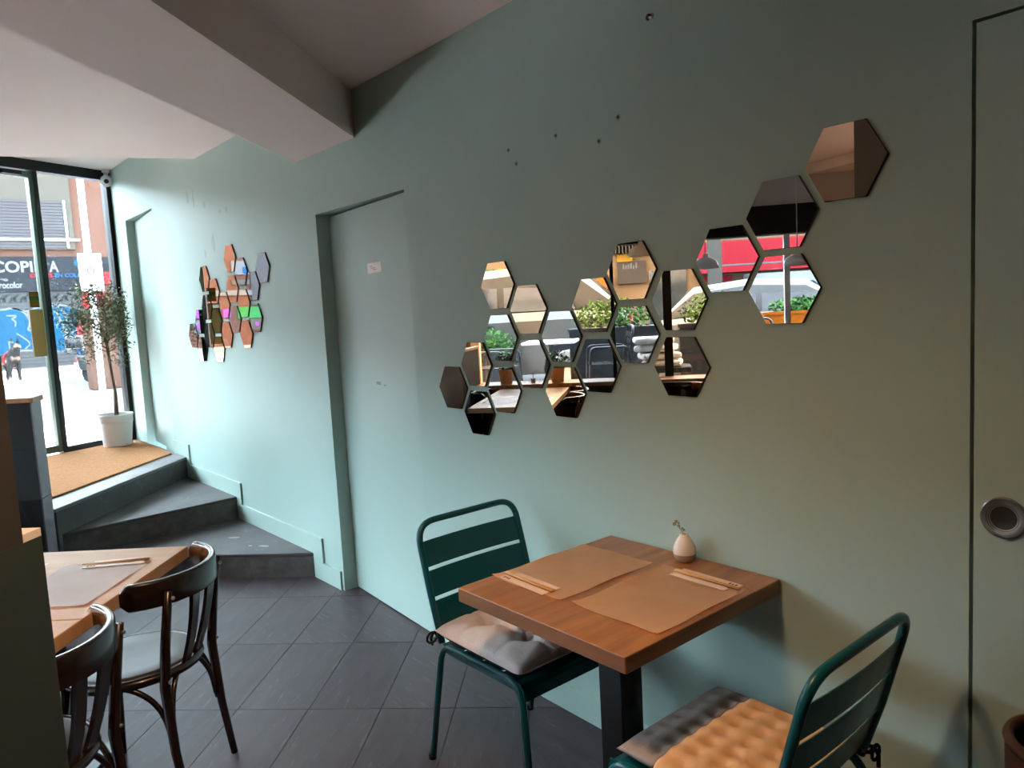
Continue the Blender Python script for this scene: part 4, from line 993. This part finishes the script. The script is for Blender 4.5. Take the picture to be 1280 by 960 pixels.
Rd = [.14, .15, .17, .11, .11, .05, .09, .055, .035, .04, .09, .055, .035, .04, .075, .045, .045, .075, .045, .045, .04, .03]
skin('body', Vd, Ed, Rd, 'dog_black', t)
for s in (-1, 1):
    bm = B(); bmesh.ops.create_cone(bm, cap_ends=True, segments=8, radius1=.05, radius2=.005, depth=.14); bmesh.ops.translate(bm, verts=bm.verts, vec=(.46, s*.07, 1.1)); obj('ear', bm, 'dog_black', t, True)
obj('harness', tube(B(), [(.2+.02*sin(k), .19*cos(2*pi*k/20), .62+.2*sin(2*pi*k/20)) for k in range(20)], .025, 6, closed=True), 'red_paint', t, True)
b_ = at(132, 482, z=GZ); t = thing('stone_bollard', 'speckled pink stone planter pillar on the far kerb', 'bollard', (b_.x, b_.y, GZ-.06))
bm = box(B(), -.28, .28, -.28, .28, 0, 1.6); bevel(bm, .03, 2); obj('pillar', bm, 'pink_render', t); bm = box(B(), -.33, .33, -.33, .33, 1.6, 1.72); bevel(bm, .02, 1); obj('pillar_cap', bm, 'cream_render', t)

# ------------------------------------------------------------------ terrace and street beyond the dining room windows
PZ = GZ+.04
def place(t_, off, z=PZ): return F(t_, off, z)
def planter(t0, t1, off, hgt, label, bush='leaf_green', m='planter_grey', bz=.22):
    c = F((t0+t1)/2, off); L_ = t1-t0
    t = thing('planter_box', label, 'planter', (c.x, c.y, PZ), ANG, 'planter boxes around the terrace')
    bm = box(B(), -L_/2, L_/2, -.17, .17, 0, hgt); bevel(bm, .006, 1); obj('box', bm, m, t)
    obj('rim', box(B(), -L_/2-.012, L_/2+.012, -.182, .182, hgt-.03, hgt+.005), m, t)
    tag(obj('bush', leaves(B(), int(900*L_), (0, 0, hgt+bz*.6), (L_/2*.95, .2, bz), .06, .016, shell=0), bush, t), kind='stuff')
    return t
planter(-.05, 1.0, 1.5, .83, 'charcoal planter box with loose green bush on the terrace', 'leaf_green')
planter(1.25, 2.1, 1.5, .83, 'charcoal planter box behind the thick dark mullion', 'leaf_green')
planter(2.3, 3.8, 2.3, .9, 'orange planter box with low shrubs on the terrace', 'leaf_dark', 'orange_paint', .1)
planter(-1.9, -.9, 2.6, .5, 'low charcoal planter box by the entrance side of the terrace', 'leaf_dark')
def terrace_chair(t_, off, rz, label):
    p = place(t_, off); t = thing('terrace_chair', label, 'chair', p, rz, 'black terrace armchairs')
    for s in (-1, 1):
        obj('side_frame', tube(B(), fillet([(-.24, s*.26, 0), (-.22, s*.26, .64), (.2, s*.26, .64), (.24, s*.26, 0)], .06, 4), .013, 8), 'black_metal', t, True)
    obj('back_frame', tube(B(), fillet([(-.2, -.25, .44), (-.28, -.25, .86), (-.28, .25, .86), (-.2, .25, .44)], .08, 5), .013, 8), 'black_metal', t, True)
    for k in range(4): obj('back_slat', box(B(), -.262-.0, -.254, -.25, .25, .5+.08*k, .55+.08*k), 'black_metal', t)
    for k in range(5): obj('seat_slat', box(B(), -.2+.085*k, -.13+.085*k, -.25, .25, .44, .455), 'black_metal', t)
for (a, b, rz, lab) in ((-.88, .9, ANG+.2, 'black slatted terrace armchair beside the white terrace table'), (.42, .92, ANG+pi-.15, 'black slatted terrace armchair against the planter box'), (2.0, .85, ANG+pi*.5, 'black slatted terrace armchair behind the thick mullion')):
    terrace_chair(a, b, rz, lab)
p = place(-.22, .95); t = thing('terrace_table', 'small terrace table with a white top', 'table', p, ANG)
bm = box(B(), -.3, .3, -.3, .3, .70, .73); bevel(bm, .005, 1); obj('table_top', bm, 'white_plastic', t)
obj('column', tube(B(), [(0, 0, .02), (0, 0, .7)], .03, 10), 'black_metal', t); obj('base', lathe(B(), [(0, 0), (.22, 0), (.21, .02), (0, .025)], 20, cap=False), 'black_metal', t)
# loose white cushions piled on a terrace bench
p = place(1.03, .55); t = thing('terrace_bench', 'grey terrace bench below the window', 'bench', p, ANG)
bm = box(B(), -.3, .3, -.2, .2, .36, .42); bevel(bm, .01, 1); obj('seat', bm, 'planter_grey', t)
for sx in (-1, 1):
    for sy in (-1, 1): obj('leg', box(B(), sx*.27-.02, sx*.27+.02, sy*.17-.02, sy*.17+.02, 0, .36), 'black_metal', t)
for k, (dz, rz, dx) in enumerate(((.42, .1, 0), (.50, -.2, .03), (.585, .25, .06), (.67, -.1, .09))):
    q_ = place(1.03-dx, .55); bm = box(B(), -.21, .21, -.17, .17, .0, .07); bevel(bm, .03, 3)
    o = obj('bench_cushion', bm, 'sofa_grey', None, True); o.location = (q_.x, q_.y, PZ+dz); o.rotation_euler = (0, 0, ANG+rz)
    tag(o, ('pale cushion lying directly on the terrace bench', 'pale cushion second from the bench seat in the pile', 'pale cushion third from the bench seat in the pile', 'topmost pale cushion of the pile on the terrace bench')[k], 'cushion', 'cushions piled on the terrace bench')

def car(label, t_, off, rz, paint, z=GZ-.06, s=1.0):
    p = F(t_, off); t = thing('parked_car', label, 'car', (p.x, p.y, z), rz, 'cars parked outside'); t.scale = (s, s, s)
    def loft(sections, m, nm):
        bm = B(); rings = []
        for x, hw, z0, z1, c in sections:
            pts = [(-hw, z0+c), (-hw*.93, z0), (hw*.93, z0), (hw, z0+c), (hw, z1-c), (hw-c*1.2, z1), (-hw+c*1.2, z1), (-hw, z1-c)]
            rings.append([bm.verts.new((x, y, zz)) for y, zz in pts])
        for a, b in zip(rings, rings[1:]):
            for k in range(8): bm.faces.new((a[k], a[(k+1) % 8], b[(k+1) % 8], b[k]))
        bm.faces.new(rings[0]); bm.faces.new(rings[-1]); return obj(nm, bm, m, t, True, 35)
    loft([(-1.95, .72, .40, .78, .06), (-1.88, .80, .30, .90, .08), (-1.2, .85, .22, .95, .1), (0, .86, .20, .94, .1), (1.1, .85, .22, .90, .1), (1.75, .80, .28, .78, .1), (1.98, .66, .38, .62, .07)], paint, 'body')
    loft([(-1.80, .66, .88, .98, .03), (-1.35, .64, .88, 1.40, .10), (-.5, .63, .88, 1.49, .10), (.3, .63, .88, 1.44, .10), (1.05, .66, .86, .95, .03)], paint, 'cabin')
    for sy in (-1, 1):
        for (x0, x1, xt0, xt1) in ((-1.28, -.42, -1.12, -.42), (-.34, .78, -.34, .30)):
            bm = B(); y0 = sy*.668; y1 = sy*.58
            a = [(x0, y0+sy*.0, .96), (x1, y0, .96), (xt1, y1+sy*.02, 1.36), (xt0, y1+sy*.02, 1.36)]
            vv = [bm.verts.new((x, yy+sy*.012, zz)) for x, yy, zz in a]+[bm.verts.new((x, yy-sy*.03, zz)) for x, yy, zz in a]
            bm.faces.new(vv[:4]); bm.faces.new(vv[4:][::-1])
            for i in range(4): bm.faces.new((vv[i], vv[(i+1) % 4], vv[4+(i+1) % 4], vv[4+i]))
            obj('side_window', bm, 'car_glass', t)
    def pane(nm, x0, z0, x1, z1, hw0, hw1):
        bm = B(); d = Vector((z1-z0, 0, x0-x1)).normalized()*.02*(1 if x0 > x1 else 1)
        a = [Vector((x0, -hw0, z0)), Vector((x0, hw0, z0)), Vector((x1, hw1, z1)), Vector((x1, -hw1, z1))]
        n_ = (a[1]-a[0]).cross(a[2]-a[0]).normalized()
        if n_.z < 0: n_ = -n_
        vv = [bm.verts.new(k+n_*.012) for k in a]+[bm.verts.new(k-n_*.03) for k in a]
        bm.faces.new(vv[:4]); bm.faces.new(vv[4:][::-1])
        for i in range(4): bm.faces.new((vv[i], vv[(i+1) % 4], vv[4+(i+1) % 4], vv[4+i]))
        obj(nm, bm, 'car_glass', t)
    pane('windscreen', .98, .98, .40, 1.40, .58, .5); pane('rear_window', -1.74, 1.02, -1.42, 1.36, .56, .5)
    for x in (-1.2, 1.25):
        for sy in (-1, 1):
            w_ = obj('wheel', lathe(B(), [(0, -.1), (.28, -.1), (.31, -.06), (.31, .06), (.28, .1), (.18, .1), (.0, .085)], 20, cap=False), 'rubber', t, True, 40); w_.rotation_euler = (radians(-90*sy), 0, 0); w_.location = (x, sy*.77, .31)
            obj('hubcap', lathe(B(), [(.19, .098), (.17, .108), (.04, .112), (0, .112)], 16, cap=False), 'steel', w_, True)
    for sy in (-1, 1):
        obj('tail_light', box(B(), -1.935, -1.88, sy*.66-.09, sy*.66+.09, .72, .86), 'tail_red', t); obj('headlight', box(B(), 1.78, 1.9, sy*.6-.13, sy*.6+.13, .58, .7), 'white_plastic', t)
        obj('door_handle', box(B(), -.32, -.14, sy*.86-.012, sy*.86+.012, .78, .81), 'black_metal', t)
    obj('number_plate', box(B(), -1.975, -1.955, -.25, .25, .55, .66), 'white_plastic', t)
car('silver small car parked just beyond the terrace', -1.7, 4.0, ANG+pi, 'car_silver', s=1.22)
car('white small car parked behind the charcoal planters', 3.0, 5.0, ANG+.1, 'car_white')
car('white car parked before the red awning shop', 5.6, 9.3, ANG+pi*.5, 'car_white')
car('dark car parked beside the white one across the street', 3.4, 9.3, ANG+pi*.5, 'car_dark')

# shop building opposite the terrace
OB = F(1.0, 13.5); ob = thing('shop_building', 'ochre building with red awnings opposite the terrace', 'building', (OB.x, OB.y, GZ-.06), ANG)
# local x = t - 1 along the street; the shop fronts are at local y = 0
def tx(t0, t1): return t0-1, t1-1
def ofront(name, t0, t1, z0, z1, d, m, par=None): a, b = tx(t0, t1); return obj(name, box(B(), a, b, 0, d, z0-.34, z1-.34), m, par or ob)
obj('wall', box(B(), -8.9, 16, -6, 0, 0, 3.9), 'ochre_render', ob)
obj('cornice', box(B(), -8.9, 16, 0, .3, 3.7, 3.95), 'cream_render', ob)
ofront('awning', 2.1, 5.6, 2.62, 3.0, .9, 'red_paint'); ofront('awning_valance', 2.1, 5.6, 2.2, 2.62, .93, 'red_paint')
ofront('awning_stripe', 2.1, 5.6, 2.36, 2.40, .935, 'letter_white')
ofront('yellow_sign', 2.2, 2.85, 3.02, 3.25, .2, 'yellow_paint')
ofront('shop_window', 3.4, 5.4, .7, 2.15, .05, 'car_glass'); ofront('shop_door', 2.3, 3.1, .4, 2.15, .05, 'red_paint')
bs = ofront('bar_sign', .05, .84, 2.08, 2.68, .12, 'dark_lintel')
for k in range(6): ofront('sign_stroke', .20+.07*k, .245+.07*k, 2.47+.01*(k % 2), (2.62, 2.58, 2.60, 2.64, 2.57, 2.63)[k], .125, 'letter_white', bs)
ofront('yellow_sign', .06, .48, 2.68, 2.88, .15, 'yellow_paint')
rl = ofront('balcony_rail', -.1, 1.0, 3.1, 3.14, .5, 'black_metal')
for k in range(12): ofront('baluster', -.05+.09*k, -.03+.09*k, 2.9, 3.1, .49, 'black_metal', rl)
ofront('orange_awning', -1.2, -.2, 1.95, 2.35, .8, 'orange_paint'); ofront('awning_stripe', -1.2, -.2, 1.98, 2.02, .81, 'letter_white')
for k in range(3): ofront('sign_stroke', -.72+.09*k, -.65+.09*k, 2.19, 2.29, .815, 'letter_white')
ofront('shop_window', -2.6, -.3, .7, 1.9, .05, 'car_glass'); ofront('green_sign', -3.75, -3.42, 2.4, 2.7, .2, 'green_paint'); ofront('yellow_sign', -3.30, -3.08, 2.3, 2.72, .2, 'yellow_paint')
ofront('shop_window', -6.0, -4.0, .7, 2.3, .05, 'car_glass'); ofront('shop_window', .9, 1.9, .7, 2.4, .05, 'car_glass')
c_ = F(2.45, 11.0); t = thing('street_column', 'pale square column of the arcade across the street', 'column', (c_.x, c_.y, GZ-.06), ANG)
bm = box(B(), -.16, .16, -.16, .16, 0, 3.9); bevel(bm, .02, 1); obj('shaft', bm, 'cream_render', t); obj('plinth', box(B(), -.3, .3, -.3, .3, 0, .3), 'kerb', t)
